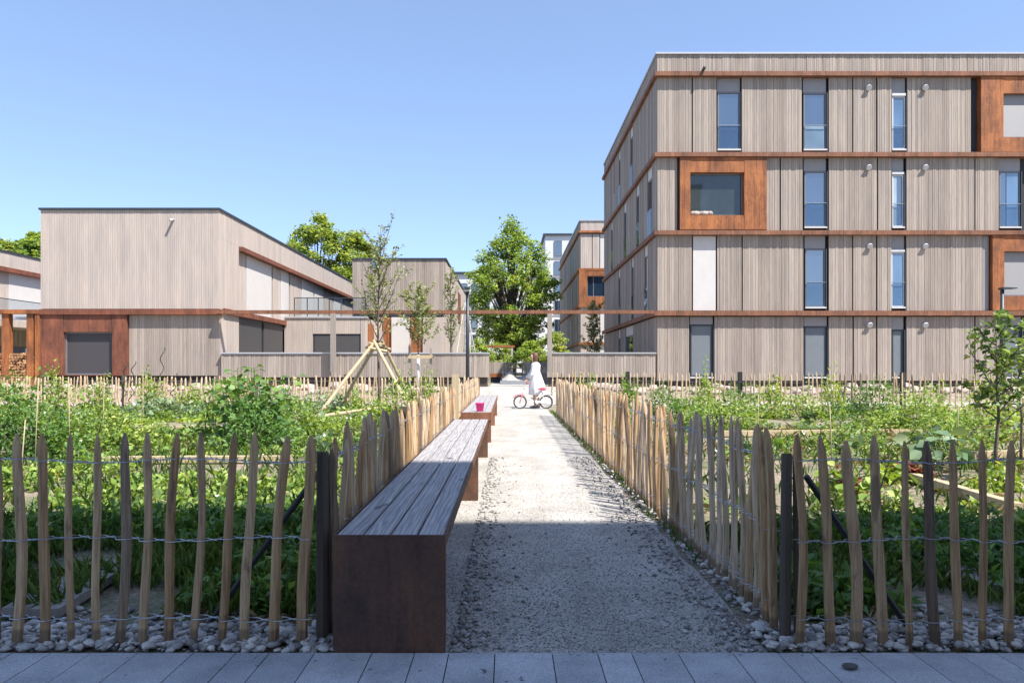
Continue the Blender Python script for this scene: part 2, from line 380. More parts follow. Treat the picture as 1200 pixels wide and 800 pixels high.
tag(pebbles('pebble_strip', P, S, M['pebble'], True), 'pale grey river pebbles lying along the foot of the fences', 'pebbles', kind='stuff')
n = 14000; y = 2.79+ np.minimum(RNG.exponential(1.5,n),14); x = RNG.uniform(-.72,1.06,n)
P = np.stack([x,y,np.full(n,.006)],1); S = RNG.uniform(.0018,.0048,n)
n2 = 1500; y2 = 2.79+RNG.random(n2)**1.4*6; x2 = np.where(RNG.random(n2)<.5, -.22+RNG.exponential(.07,n2), .98-RNG.exponential(.08,n2))
P2 = np.stack([x2,y2,np.full(n2,.01)],1); S2 = RNG.uniform(.005,.014,n2)
tag(pebbles('gravel', np.concatenate([P,P2]), np.concatenate([S,S2]), M['grain'], smooth=False), 'loose crushed gravel scattered over the path', 'gravel', kind='stuff')
st = MB(); st.lathe([(.001,0),(.02,.003),(.026,.009),(.02,.016),(.008,.019),(.001,.019)], n=14, sx=1.15, sy=.8, wob=lambda a,z: 1+.06*math.sin(3*a+1))
o = st.build('flat_stone', plain('dark_stone', (.09,.085,.08), .7, var=.3, sc=40), smooth=True, loc=(PX(996,2.62),2.62,.012)); tag(o, 'flat dark stone lying alone on the concrete pavement', 'stone')

# ------------------------------------------------------------------ cladding helpers
def boards_x(mb, x0, x1, z0, z1, y, t=.05, wmin=.055, wmax=.12, jit=.014):
    x = x0
    while x < x1-.02:
        w = min(R(wmin,wmax), x1-x)
        if x1-(x+w) < .04: w = x1-x
        d = R(0, jit); mb.box(x+.004, x+w-.004, y-d, y+t, z0, z1); x += w
def boards_y(mb, y0, y1, z0, z1, x, side, t=.05, wmin=.055, wmax=.12, jit=.014):
    y = y0
    while y < y1-.02:
        w = min(R(wmin,wmax), y1-y)
        if y1-(y+w) < .04: w = y1-y
        d = R(0, jit)
        a, b = (x-t, x+d) if side > 0 else (x-d, x+t)
        mb.box(a, b, y+.004, y+w-.004, z0, z1); y += w
def boxp(root, name, m, *b):
    mb = MB(); mb.box(*b); return part(mb, name, m, root)
def win_front(root, x0, x1, z0, z1, y, pane='pane', frame='frame_grey', rail=None, mull=None, name='window', fw=.05, dp=.08, blind=None, shelf=True):
    """window facing -Y: x0..x1, z0..z1, recessed"""
    w = MB(); yb = y+dp
    w.box(x0, x0+fw, yb-.04, yb+.05, z0, z1); w.box(x1-fw, x1, yb-.04, yb+.05, z0, z1)
    w.box(x0+fw, x1-fw, yb-.04, yb+.05, z1-fw, z1); w.box(x0+fw, x1-fw, yb-.04, yb+.05, z0, z0+fw)
    if mull is not None: w.box(mull-.025, mull+.025, yb-.035, yb+.05, z0+fw, z1-fw)
    f = part(w, name, M[frame], root)
    pb = MB(); pb.box(x0+fw, x1-fw, yb+.0, yb+.02, z0+fw, z1-fw); part(pb, 'pane', M[blind or pane], f)
    if rail is not None:
        g_ = MB(); g_.box(x0+.03, x1-.03, y-.012, y+.0, z0+.05, rail); part(g_, 'glass_railing', M['clear'], f)
        g_ = MB(); g_.box(x0, x1, y-.018, y+.005, rail, rail+.018); part(g_, 'top_rail', M['rail'], f)
    if shelf: s_ = MB(); s_.box(x0-.02, x1+.02, y-.03, yb-.045, z0-.06, z0-.003); part(s_, 'sill', M['frame_white'], f)
    return f

# ------------------------------------------------------------------ main apartment building (right)
YB = 27.5; XB0 = PX(770,YB); XB1 = 25.0; YBK = 42.6; ZT = PZ(62,YB)
def zb(py): return PZ(py, YB)
def xb(px): return PX(px, YB)
bld = thing('apartment_building', 'four storey grey boarded apartment building with rusty steel bands, nearest on the right', 'building', ((XB0+XB1)/2, 35, .3))
boxp(bld, 'wall_core', M['core'], XB0+.16, XB1, YB+.2, YBK, .25, ZT-.12)
boxp(bld, 'plinth', M['plinth'], XB0+.22, XB1+.01, YB+.12, YBK+.01, .2, .62)
bands = [(86,91),(180,185),(271,276),(364.5,370)]
for i, (a, b) in enumerate(bands):
    mb = MB(); z1, z0 = zb(a), zb(b)
    mb.box(XB0-.13, XB1, YB-.20, YB+.25, z0, z1); mb.box(XB0-.13, XB0+.2, YB+.25, YBK+.05, z0, z1)
    part(mb, 'steel_band', M['corten_band'], bld)
# parapet + coping
mb = MB(); boards_x(mb, XB0, XB1, zb(85.5)+.003, ZT-.07, YB); boards_y(mb, YB+.06, YBK, zb(85.5)+.003, ZT-.07, XB0, -1); part(mb, 'parapet', M['clad'], bld)
mb = MB(); mb.box(XB0-.06, XB1+.05, YB-.07, YB+.3, ZT-.067, ZT); mb.box(XB0-.06, XB0+.3, YB+.3, YBK+.05, ZT-.067, ZT); part(mb, 'coping', M['coping'], bld)
boxp(bld, 'roof', M['plinth'], XB0+.31, XB1, YB+.31, YBK, ZT-.3, ZT-.1)
rows = {4:(91,179), 3:(185,270), 2:(276,364), 1:(371,446)}
panels = {4:[(770,811),(811.6,840),(869,940),(971,999),(999.6,1027),(1028,1045),(1063,1138)],
          3:[(770,794),(898,914),(914.8,941),(971,1028),(1028.8,1045),(1062,1142),(1143,1171)],
          2:[(770,811),(840,869.4),(870.2,942),(971,999),(999.6,1027),(1028,1045),(1062,1152)],
          1:[(770,808),(837,942),(971,999.6),(1000.4,1027),(1028,1045),(1062,1142),(1143,1172)]}
for r, L in panels.items():
    a, b = rows[r]; 
    for (p, q) in L:
        mb = MB(); dy = R(0,.012); boards_x(mb, xb(p)+.012, xb(q)-.012, zb(b)+.004, zb(a)-.004, YB+dy); part(mb, 'cladding_panel', M['clad'], bld)
# right of frame
for r in rows:
    a, b = rows[r]; mb = MB(); boards_x(mb, xb(1225)+.1, XB1, zb(b)+.004, zb(a)-.004, YB); part(mb, 'cladding_panel', M['clad'], bld)
wins = [(4,841,868,107,147,'pane','frame_grey'),(4,942,969,108,147,'pane','frame_grey'),(4,1046,1062,112,148,'pane','frame_white'),
        (3,943,969,200,238,'pane','frame_grey'),(3,1046,1060,204,239,'pane','frame_white'),(3,1172,1197,200,239,'pane','frame_grey'),
        (2,944,968,291,331,'pane','frame_grey'),(2,1045,1061,295,331,'pane','frame_white'),
        (1,809,836,380,None,'blind','dark_metal'),(1,943,970,382,None,'blind','dark_metal'),(1,1046,1060,386,None,'blind','dark_metal'),(1,1174,1198,381,None,'blind','dark_metal')]
for (r, p, q, top, rail, pn, fr) in wins:
    a, b = rows[r]
    hd = boxp(bld, 'shutter_box', M['head'], xb(p), xb(q), YB+.085, YB+.22, zb(top)+.003, zb(a)-.003)
    if fr == 'frame_white': boxp(hd, 'trim', M['frame_white'], xb(p), xb(q), YB+.03, YB+.082, zb(top)+.004, zb(top-3))
    # reveals
    boxp(bld, 'window_jamb', M['dark_metal'], xb(q)+.003, xb(q)+.045, YB+.02, YB+.2, zb(b)+.01, zb(top))
    f = win_front(bld, xb(p)+.02, xb(q)-.005, zb(b-4)+.02, zb(top)-.01, YB+.03, pane=pn, frame=fr, rail=None if rail is None else zb(rail), fw=.045, blind='screen' if pn == 'blind' else None)
    if (r, p) == (4, 942):
        mb = MB(); mb.box(xb(p)+.07, xb(q)-.055, YB+.09, YB+.104, zb(b-4)+.07, zb(rail)); part(mb, 'curtain', M['pane_frost'], f)
    if (r, p) in ((3,1172),(4,1046),(2,1045)):
        mb = MB(); mb.box(xb(p)+(.07 if p < 1100 else .3), xb(q)-.06, YB+.09, YB+.104, zb(b-4)+.07 if p != 1046 else zb(150), zb(top+2)); part(mb, 'curtain', M['pane_blue'], f)
    if (r, p) == (3, 1046):
        mb = MB(); mb.box(xb(p)+.07, xb(p)+.2, YB+.09, YB+.104, zb(b-4)+.07, zb(206)); part(mb, 'curtain', M['pane_frost'], f)
# white panel row 2
boxp(bld, 'shutter_panel', M['white_panel'], xb(812.5), xb(839), YB+.035, YB+.22, zb(363.6), zb(276.5))
# corten box row 3
def corten_frame(root, x0, xa, xb_, x1, z0, za, zb2, z1, y, yin=.35, pane='pane', mat_='corten', blind=None, mull=None, out=.14, slip=.0):
    """steel surround x0..x1, opening xa..xb_, za..zb2"""
    for nm, b in (('steel_panel', (x0, xa, y-out, y+.3, z0, z1)), ('steel_panel', (xb_, x1, y-out, y+.3, z0, z1)),
                  ('steel_panel', (xa+.003, xb_-.003, y-out+.012, y+.3, zb2, z1-.003)), ('steel_panel', (xa+.003, xb_-.003, y-out+.012, y+.3, z0+.003, za))):
        boxp(root, nm, M[mat_], *b)
    return win_front(root, xa+.004, xb_-.004, za+.004, zb2-.004, y+yin-.3, frame='frame_grey', blind=blind, pane=pane, mull=mull, fw=.05, dp=.12, shelf=False)
corten_frame(bld, xb(796), xb(808), xb(871), xb(897), zb(269.8), zb(253), zb(203), zb(185.3), YB, .30, pane='pane_dim')
boxp(bld, 'steel_shadow_gap', M['core'], xb(794.3), xb(795.8), YB+.05, YB+.22, zb(269.5), zb(185.5))
mb = MB()   # pale stones on the sill of the big opening
for k in range(7):
    mb.lathe([(.001,0),(.10,.02),(.13,.09),(.08,.16),(.001,.18)], c=(xb(812+k*3.3), YB-.03+R(-.02,.02), zb(253)+.0), n=10, sx=R(.6,1), sy=.5)
sill_st = part(mb, 'stone_row', M['boulder'], bld, True)
corten_frame(bld, xb(1147), xb(1173), xb(1222), xb(1240), zb(179.2), zb(162), zb(111), zb(91.3), YB, .22, blind='blind_light')
corten_frame(bld, xb(1160.5), xb(1174), xb(1222), xb(1240), zb(363.8), zb(347), zb(295), zb(276.3), YB, .22, blind='blind_light')
boxp(bld, 'steel_shadow_gap', M['core'], xb(1139), xb(1146.5), YB+.12, YB+.22, zb(178.8), zb(91.5))
boxp(bld, 'shade_strip', M['head'], xb(1152.3), xb(1159), YB+.02, YB+.22, zb(363.5), zb(276.5))  # grey strip standing in for the shade beside the steel surround
for (px, py) in [(1017,104),(1083,104),(1017,197),(1083,197),(1018,289),(1083,289),(1018,381),(1083,381)]:
    mb = MB(); V = []
    x, z = xb(px), zb(py)
    mb.tube([(x,YB+.05,z),(x,YB-.09,z)], .085, 16); mb.tube([(x,YB-.092,z),(x,YB-.13,z-.02)], [.11,.10], 16)
    part(mb, 'round_vent', M['frame_white'], bld, False)
mb = MB(); mb.tube([(xb(823),YB,zb(88)+.12),(xb(823),YB-.34,zb(86)+.09)], .055, 10); part(mb, 'overflow_spout', M['dark_metal'], bld, True)
# left (shaded) side face
def ys_(x): return XB0*F/(x-HX)
side = {4:[(741.5,738.5),(727,725),(720.5,719.5)], 3:[(764,758.5),(749,745.5),(734,731),(718,716)], 2:[(759,755),(742.5,740),(727,724.5)], 1:[(742,733),(727,724.5)]}
for r, L in side.items():
    a, b = rows[r]; y = YB+.06; segs = [(ys_(p), ys_(q)) for p, q in L]
    for i, (p, q) in enumerate(segs):
        mb = MB(); boards_y(mb, y, p, zb(b)+.004, zb(a)-.004, XB0, -1); part(mb, 'cladding_panel', M['clad'], bld); y = q
        z0, z1 = zb(b)+.08, zb(a)-.45
        boxp(bld, 'shutter_box', M['white_panel'], XB0+.03, XB0+.15, p+.02, q-.02, z1+.01, zb(a)-.004)
        w = MB(); w.box(XB0+.06, XB0+.15, p+.02, p+.07, z0, z1); w.box(XB0+.06, XB0+.15, q-.07, q-.02, z0, z1)
        w.box(XB0+.06, XB0+.15, p+.07, q-.07, z1-.05, z1); w.box(XB0+.06, XB0+.15, p+.07, q-.07, z0, z0+.05)
        f = part(w, 'window', M['frame_grey'], bld)
        pb = MB(); pb.box(XB0+.09, XB0+.12, p+.07, q-.07, z0+.05, z1-.05); part(pb, 'pane', M['white_panel' if (r==2 and i==0) or (r==3 and i==3) else 'pane'], f)
        if r > 1: g_ = MB(); g_.box(XB0-.02, XB0-.005, p+.03, q-.03, z0, z0+1.0); part(g_, 'glass_railing', M['clear'], f)
    mb = MB(); boards_y(mb, y, YBK, zb(b)+.004, zb(a)-.004, XB0, -1); part(mb, 'cladding_panel', M['clad'], bld)

# ------------------------------------------------------------------ second apartment building beyond
Y2 = 58.8; X20 = PX(680,Y2)
b2 = thing('apartment_building', 'more distant grey boarded block with one big orange steel window surround', 'building', (12, 66, .35))
def z2(py): return PZ(py,Y2)
def x2_(px): return PX(px,Y2)
boxp(b2, 'wall_core', M['core'], X20+.2, 20, Y2+.2, 82, .3, z2(258)-.2)
cuts = [(258,271,0),(277,315,1),(318,357,1),(360,400,1),(404,426,0)]
for i, (a, b, k) in enumerate([(259,271,0),(274,315,0),(357,401,0),(404,428,0)]):
    xs_ = [680,694,703,712,760] if i in (1,2,3) else [680,760]
    for p, q in zip(xs_[:-1], xs_[1:]):
        mb = MB()
        if (p == 703): mb.box(x2_(p)+.03, x2_(q)-.03, Y2+.03, Y2+.19, z2(b)+.01, z2(a)-.01); part(mb, 'pale_panel', M['white_panel'], b2)
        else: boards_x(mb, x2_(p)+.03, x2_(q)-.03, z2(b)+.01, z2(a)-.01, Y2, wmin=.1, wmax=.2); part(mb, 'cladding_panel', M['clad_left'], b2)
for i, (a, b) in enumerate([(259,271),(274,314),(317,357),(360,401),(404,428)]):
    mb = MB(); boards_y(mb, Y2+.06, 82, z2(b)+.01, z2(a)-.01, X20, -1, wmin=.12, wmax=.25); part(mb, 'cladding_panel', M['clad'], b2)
for a, b in [(270.5,273),(314.5,317),(357,360),(401,404)]:
    mb = MB(); mb.box(X20-.15, 20, Y2-.15, Y2+.21, z2(b), z2(a)); mb.box(X20-.15, X20+.2, Y2+.21, 82, z2(b), z2(a)); part(mb, 'steel_band', M['corten'], b2)
mb = MB(); mb.box(X20-.08, 20, Y2-.08, Y2+.3, z2(259), z2(257.5)); mb.box(X20-.08, X20+.3, Y2+.3, 82, z2(259), z2(257.5)); part(mb, 'coping', M['coping'], b2)
boxp(b2, 'roof', M['plinth'], X20+.31, 20, Y2+.31, 82, z2(259)-.3, z2(259)-.1)
corten_frame(b2, x2_(678.5), x2_(688), x2_(711), x2_(722), z2(357), z2(347.5), z2(323.5), z2(314.3), Y2, .3, mull=x2_(695.5))
for (y, r) in [(62,1),(66,1),(71,1),(75,1),(63,2),(68,2),(74,2),(61,3),(67,3),(72,3)]:
    z0 = [0, z2(355), z2(312), z2(400)][r]
    w = MB(); w.box(X20-.03, X20+.1, y, y+.8, z0, z0+2.2); part(w, 'window', M['dark_metal'], b2)

# ------------------------------------------------------------------ white blocks far behind
def white_block(label, px0, px1, pytop, Y, depth, cols, rws, side_to=None):
    x0, x1 = PX(px0,Y), PX(px1,Y); zt = PZ(pytop,Y)
    t = thing('white_block', label, 'building', ((x0+x1)/2, Y, .35))
    boxp(t, 'wall', M['white_render'], x0, x1, Y, Y+depth, .2, zt)
    boxp(t, 'roof', M['dark_metal'], x0-.3, x1+.3, Y-.3, Y+depth+.3, zt, zt+.25)
    for c0, c1 in cols:
        for (a, b) in rws:
            win_front(t, PX(c0,Y), PX(c1,Y), PZ(b,Y), PZ(a,Y), Y-.16, frame='frame_grey', dp=.07, shelf=False, fw=.08, mull=(PX(c0,Y)+PX(c1,Y))/2)
    for (a, b) in rws[:-1]:
        boxp(t, 'floor_line', M['head'], x0-.02, x1+.02, Y-.06, Y-.003, PZ(b+3,Y)-.1, PZ(b+3,Y)+.1)
    return t
white_block('tall white block of flats with blue windows right of the big maple', 639, 676, 276, 100, 14, [(649.5,658.5)], [(282,300),(306,322),(330,345),(352,367),(374,389),(396,410)])
white_block('low white block of flats behind the big maple, beside the lamp post', 534, 639, 321, 96, 12, [(540,548),(553,560),(566,574),(580,588),(600,608),(618,628)], [(332,344),(352,364),(372,384),(392,404)])

# ------------------------------------------------------------------ left cubic house (B)
XL0, XL1 = PX(50,YB), PX(258,YB); ZL = PZ(245.5,YB)
hb = thing('cubic_house', 'flat roofed pale boarded house with a dark red steel shutter surround', 'house', ((XL0+XL1)/2, 33, .3))
YE = 52.0
boxp(hb, 'wall_core', M['core'], XL0+.1, XL1-.25, YB+.2, YE, .3, ZL-.1)
boxp(hb, 'plinth', M['plinth'], XL0+.1, XL1-.1, YB+.16, 35, .2, .6)
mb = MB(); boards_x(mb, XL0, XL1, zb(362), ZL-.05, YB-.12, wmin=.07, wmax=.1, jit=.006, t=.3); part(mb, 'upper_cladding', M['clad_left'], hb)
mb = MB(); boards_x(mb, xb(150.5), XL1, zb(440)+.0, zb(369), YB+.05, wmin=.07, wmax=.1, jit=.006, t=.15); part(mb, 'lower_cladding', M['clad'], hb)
mb = MB(); mb.box(XL0-.05, XL1+.05, YB-.18, YB+.3, ZL-.048, ZL+.03); mb.box(XL1-.3, XL1+.05, YB+.3, YE, ZL-.048, ZL+.03); part(mb, 'coping', M['dark_metal'], hb)
boxp(hb, 'roof', M['plinth'], XL0+.02, XL1-.31, YB+.31, YE, ZL-.3, ZL-.06)
boxp(hb, 'steel_band', M['corten_red'], XL0-.02, XL1+.06, YB-.17, YB+.2, zb(368.8), zb(362.5))
# right, sunlit side
mb = MB(); boards_y(mb, YB+.19, YE, 5.98, ZL-.05, XL1, 1, wmin=.08, wmax=.14, jit=.006, t=.25); part(mb, 'upper_cladding', M['clad_left'], hb)
mb = MB(); mb.box(XL1-.25, XL1+.16, 29.4, YE, 5.80, 5.975); part(mb, 'steel_eave', M['corten_red'], hb)
mb = MB(); boards_y(mb, YB+.19, 29.4, .6, 5.975, XL1, 1, wmin=.08, wmax=.14, jit=.006, t=.25); part(mb, 'side_cladding', M['clad_left'], hb)
def yl(px): return (-XL1)*F/(HX-px)
segs = [(279.5,291,'clad_left'),(291.5,321,'white_panel'),(322.5,331,'clad_left'),(331.5,341,'white_panel'),(342.5,355.5,'clad_left'),(356,369.5,'white_panel'),(370.8,381,'white_panel'),(382,392,'clad_left'),(393,403,'white_panel'),(404,417,'clad_left')]
for p, q, m_ in segs:
    mb = MB(); y0_, y1_ = yl(p)+.02, min(yl(q)-.02, YE)
    if m_ == 'white_panel': mb.box(XL1-.2, XL1-.1, y0_, y1_, 3.35, 5.795); part(mb, 'sliding_shutter', M[m_], hb)
    else: boards_y(mb, y0_, y1_, 3.35, 5.795, XL1-.12, 1, wmin=.1, wmax=.2); part(mb, 'cladding_panel', M[m_], hb)
boxp(hb, 'steel_lintel', M['corten_red'], XL1-.25, XL1+.12, YB+.22, 35.4, 3.14, 3.345)
for (p, q) in [(280,308.5),(309.5,333)]:
    w = MB(); y0_, y1_ = yl(p), yl(q); w.box(XL1-.12, XL1-.06, y0_+.03, y1_-.03, .9, 3.13); f = part(w, 'window', M['dark_metal'], hb)
    pb = MB(); pb.box(XL1-.059, XL1-.04, y0_+.1, y1_-.1, 1.0, 3.05); part(pb, 'shutter', M['blind_dark'], f)
boxp(hb, 'side_wall', M['clad_left'], XL1-.24, XL1-.02, 29.4, 35.4, .3, .9)
mb = MB(); boards_y(mb, YB+.2, YE, .6, ZL-.05, XL0+.1, -1, wmin=.15, wmax=.3, t=.0); part(mb, 'side_cladding', M['clad_left'], hb)
# red steel surround on the front
corten_frame(hb, xb(49.5), xb(76), xb(133), xb(150), zb(440), zb(439), zb(389), zb(368.9), YB, .25, mat_='corten_red', blind='blind_dark', out=.1)
mb = MB(); mb.tube([(xb(205),YB-.1,zb(258)),(xb(204.5),YB-.36,zb(259)-.04)], .05, 10); part(mb, 'overflow_spout', M['coping'], hb, True)
# low wing with terrace
YW = 35.4; XW1 = PX(429,YW); wt = 3.55
def xw(px): return PX(px,YW)
def zw(py): return PZ(py,YW)
boxp(hb, 'wing_core', M['core'], XL1+.02, XW1-.1, YW+.12, 39.7, .3, wt-.05)
for (p, q, a, b) in [(333,366.5,.5,wt-.06),(422.5,429,.5,wt-.06)]:
    mb = MB(); boards_x(mb, xw(p)+.01, xw(q), a, b, YW, wmin=.07, wmax=.1, jit=.006, t=.11); part(mb, 'wing_cladding', M['clad_left'], hb)
mb = MB(); boards_x(mb, xw(366.6), xw(422.4), zw(391), wt-.06, YW, wmin=.07, wmax=.1, jit=.006, t=.11); part(mb, 'wing_cladding', M['clad_left'], hb)
for p, q in [(367,389),(391,422)]:
    w = MB(); w.box(xw(p), xw(q), YW+.06, YW+.11, .6, zw(391)-.005); f = part(w, 'window', M['dark_metal'], hb)
    pb = MB(); pb.box(xw(p)+.06, xw(q)-.06, YW+.04, YW+.058, .7, zw(393)); part(pb, 'shutter', M['blind_dark'], f)
mb = MB(); boards_y(mb, YW+.12, 39.8, .5, wt-.06, XW1-.0, 1, t=.1, wmin=.08, wmax=.14); part(mb, 'wing_cladding', M['clad_left'], hb)
boxp(hb, 'steel_door', M['corten'], XW1+.015, XW1+.06, 35.8, 37.2, .4, wt-.3)
boxp(hb, 'terrace_coping', M['coping'], XL1+.02, XW1+.06, YW-.06, YW+.3, wt-.055, wt+.02)
g_ = MB()
g_.box(xw(345), XW1-.05, YW+.31, YW+.325, wt+.1, wt+.92); part(g_, 'glass_balustrade', M['clear'], hb)
g_ = MB()
for px in (343,358,371,384,398,412,427): g_.box(xw(px)-.02, xw(px)+.02, YW+.29, YW+.33, wt+.02, wt+.95)
g_.box(xw(343), xw(427), YW+.29, YW+.33, wt+.93, wt+.97); part(g_, 'balustrade_frame', M['dark_metal'], hb)
for k, (px, pz) in enumerate([(352,0),(376,0)]):   # folded terrace loungers seen through the glass
    pass

# ------------------------------------------------------------------ middle house (C)
YC = 40.1; XC0, XC1 = PX(413,YC), PX(522,YC); ZC = PZ(303,YC)
def xc(px): return PX(px,YC)
def zc(py): return PZ(py,YC)
hc = thing('cubic_house', 'grey boarded house behind the staked saplings with rusty steel doors', 'house', ((XC0+XC1)/2, 47, .35))
boxp(hc, 'wall_core', M['core'], XC0+.2, XC1-.2, YC+.2, 60, 3.5, ZC-.1)
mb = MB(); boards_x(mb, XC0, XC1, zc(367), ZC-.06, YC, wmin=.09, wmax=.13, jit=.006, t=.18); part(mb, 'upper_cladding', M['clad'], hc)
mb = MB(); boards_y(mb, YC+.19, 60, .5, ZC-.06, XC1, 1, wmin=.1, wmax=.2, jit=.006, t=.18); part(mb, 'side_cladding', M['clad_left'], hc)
mb = MB(); mb.box(XC0-.06, XC1+.06, YC-.06, YC+.3, ZC-.055, ZC+.03); mb.box(XC1-.3, XC1+.06, YC+.3, 60, ZC-.055, ZC+.03); part(mb, 'coping', M['dark_metal'], hc)
boxp(hc, 'roof', M['plinth'], XC0+.1, XC1-.31, YC+.31, 60, ZC-.3, ZC-.07)
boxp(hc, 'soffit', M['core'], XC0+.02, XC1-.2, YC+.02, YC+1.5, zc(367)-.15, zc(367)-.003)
boxp(hc, 'roof_window', M['pane'], xc(435.5), xc(441.5), YC-.03, YC-.013, zc(313), zc(305))
YG = YC-.3
for p, q, m_, nm in [(444,447.5,'clad_left','ground_wall'),(448,458,'corten','steel_door'),(458.5,480,'white_panel','ground_wall'),(480.5,495,'corten','steel_door'),(495.5,520,'clad_left','ground_wall')]:
    mb = MB(); mb.box(PX(p,YG)+.01, PX(q,YG)-.01, YG+(.12 if nm=='steel_door' else 0), YG+.29, .3, zc(372)); part(mb, nm, M[m_], hc)
boxp(hc, 'red_window', M['corten_red'], XC1+.002, XC1+.04, 50, 52.5, 4.2, 6.3)

# ------------------------------------------------------------------ far-left house (A)
XA = -26.0
ha = thing('cubic_house', 'pale boarded house at the left picture edge behind the woodpile, with a glass balcony', 'house', (XA-4, 44, .35))
boxp(ha, 'wall_core', M['core'], XA-9, XA-.25, 31, 58, .3, 6.95)
mb = MB(); boards_y(mb, 31, 58, 6.25, 7.05, XA, 1, wmin=.2, wmax=.4, jit=.008, t=.25); part(mb, 'upper_cladding', M['clad_left'], ha)
boxp(ha, 'coping', M['dark_metal'], XA-.3, XA+.06, 31, 58, 7.052, 7.12)
boxp(ha, 'steel_eave', M['corten_red'], XA-.25, XA+.2, 31, 58, 6.02, 6.245)
def ya(px): return (-XA)*F/(HX-px)
mb = MB(); boards_y(mb, 31, ya(12), 3.4, 6.015, XA-.12, 1, wmin=.1, wmax=.2); part(mb, 'cladding_panel', M['clad_left'], ha)
boxp(ha, 'sliding_shutter', M['white_panel'], XA-.2, XA-.1, ya(12)+.03, 58, 3.4, 6.015)
mb = MB(); mb.box(XA-.2, XA+2.0, 31, 58, 3.05, 3.38); part(mb, 'balcony', M['clad_left'], ha)
mb = MB(); mb.box(XA+1.94, XA+1.955, 31, 58, 3.4, 4.35); part(mb, 'glass_balustrade', M['clear'], ha)
mb = MB(); mb.box(XA+1.93, XA+1.97, 31, 58, 4.352, 4.39); part(mb, 'top_rail', M['dark_metal'], ha)
mb = MB(); boards_y(mb, 31, 58, 2.2, 3.04, XA, 1, wmin=.1, wmax=.2); part(mb, 'cladding_panel', M['clad'], ha)
for y in (34, 37, 40, 43): 
    w = MB(); w.box(XA-.2, XA-.1, y, y+2.7, .4, 2.19); f = part(w, 'window', M['frame_grey'], ha)
    pb = MB(); pb.box(XA-.099, XA-.08, y+.1, y+2.6, .5, 2.1); part(pb, 'pane', M['pane'], f)

# rusty pergola at the left edge + long beam + posts
pg = thing('pergola', 'rusty steel pergola over the woodpile at the left edge', 'pergola', (PX(25,YB), YB, .35))
for a, b in [(4,12),(33,41)]: boxp(pg, 'post', M['corten'], xb(a), xb(b), YB-.1, YB+.15, .3, zb(368))
boxp(pg, 'post', M['corten'], xb(43.5), xb(49.3), YB-.14, YB+.1, .3, zb(368))
boxp(pg, 'beam', M['corten'], xb(-60), xb(49.3), YB-.17, YB+.13, zb(367.8), zb(363))
boxp(pg, 'rear_beam', M['coping'], xb(-60), xb(46), YB+1.5, YB+1.7, zb(371.5), zb(368))
YBM = 27.18
bm_ = thing('steel_beam', 'long thin rusty steel beam spanning across the path between the houses', 'beam', (0, YBM, .35))
boxp(bm_, 'beam', M['corten_band'], xb(258), xb(771)-.2, YBM-.02, YBM+.18, zb(368.2), zb(364.2))
for px in (391, 644):
    mb = MB(); mb.box(PX(px,YBM)-.085, PX(px,YBM)+.085, YBM-.16, YBM+.02-.003, .92, zb(362.9)); mb.v = [(x, y+.17 if z > 2 else y+.17, z) for x,y,z in mb.v]
    mb.v = [(x, y-.17, z if z < 2 else zb(368.2)-.003) for x,y,z in mb.v]
    part(mb, 'post', M['post_wood'], bm_)

# boarded garden walls
def low_wall(label, x0, x1):
    t = thing('boarded_wall', label, 'wall', ((x0+x1)/2, YB, .35))
    mb = MB(); boards_x(mb, x0, x1, .72, 1.60, YB-.1, wmin=.07, wmax=.12); 
    boards_y(mb, YB+.02, YB+.14, .72, 1.60, x1, 1, t=.04); part(mb, 'boarding', M['clad'], t)
    boxp(t, 'plinth', M['plinth'], x0+.06, x1-.05, YB-.0, YB+.13, .2, .715)
    boxp(t, 'coping', M['coping'], x0-.03, x1+.03, YB-.15, YB+.17, 1.603, 1.655)
low_wall('low grey boarded wall with pale coping left of the path opening', XL1+.08, PX(573,YB))
low_wall('low grey boarded wall with pale coping right of the path opening', PX(641,YB), XB0-.08)

# firewood stack
fw = thing('firewood_stack', 'stack of split orange firewood logs under the pergola', 'firewood', (PX(18,YB), YB+.2, .35))
mb = MB()
x = xb(-30)
zz = .36
while zz < zb(415):
    x = xb(-30)+R(0,.1)
    while x < xb(42):
        r_ = R(.045,.075); mb.tube([(x,YB-.05+R(-.04,.02),zz+r_),(x,YB+.5,zz+r_)], r_, random.choice([3,4,5])); x += r_*1.9
    zz += .105
part(mb, 'log_pile', m_stone('cut_firewood', [(0,(.2,.1,.05)), (.5,(.42,.22,.10)), (1,(.6,.36,.18))]), fw)

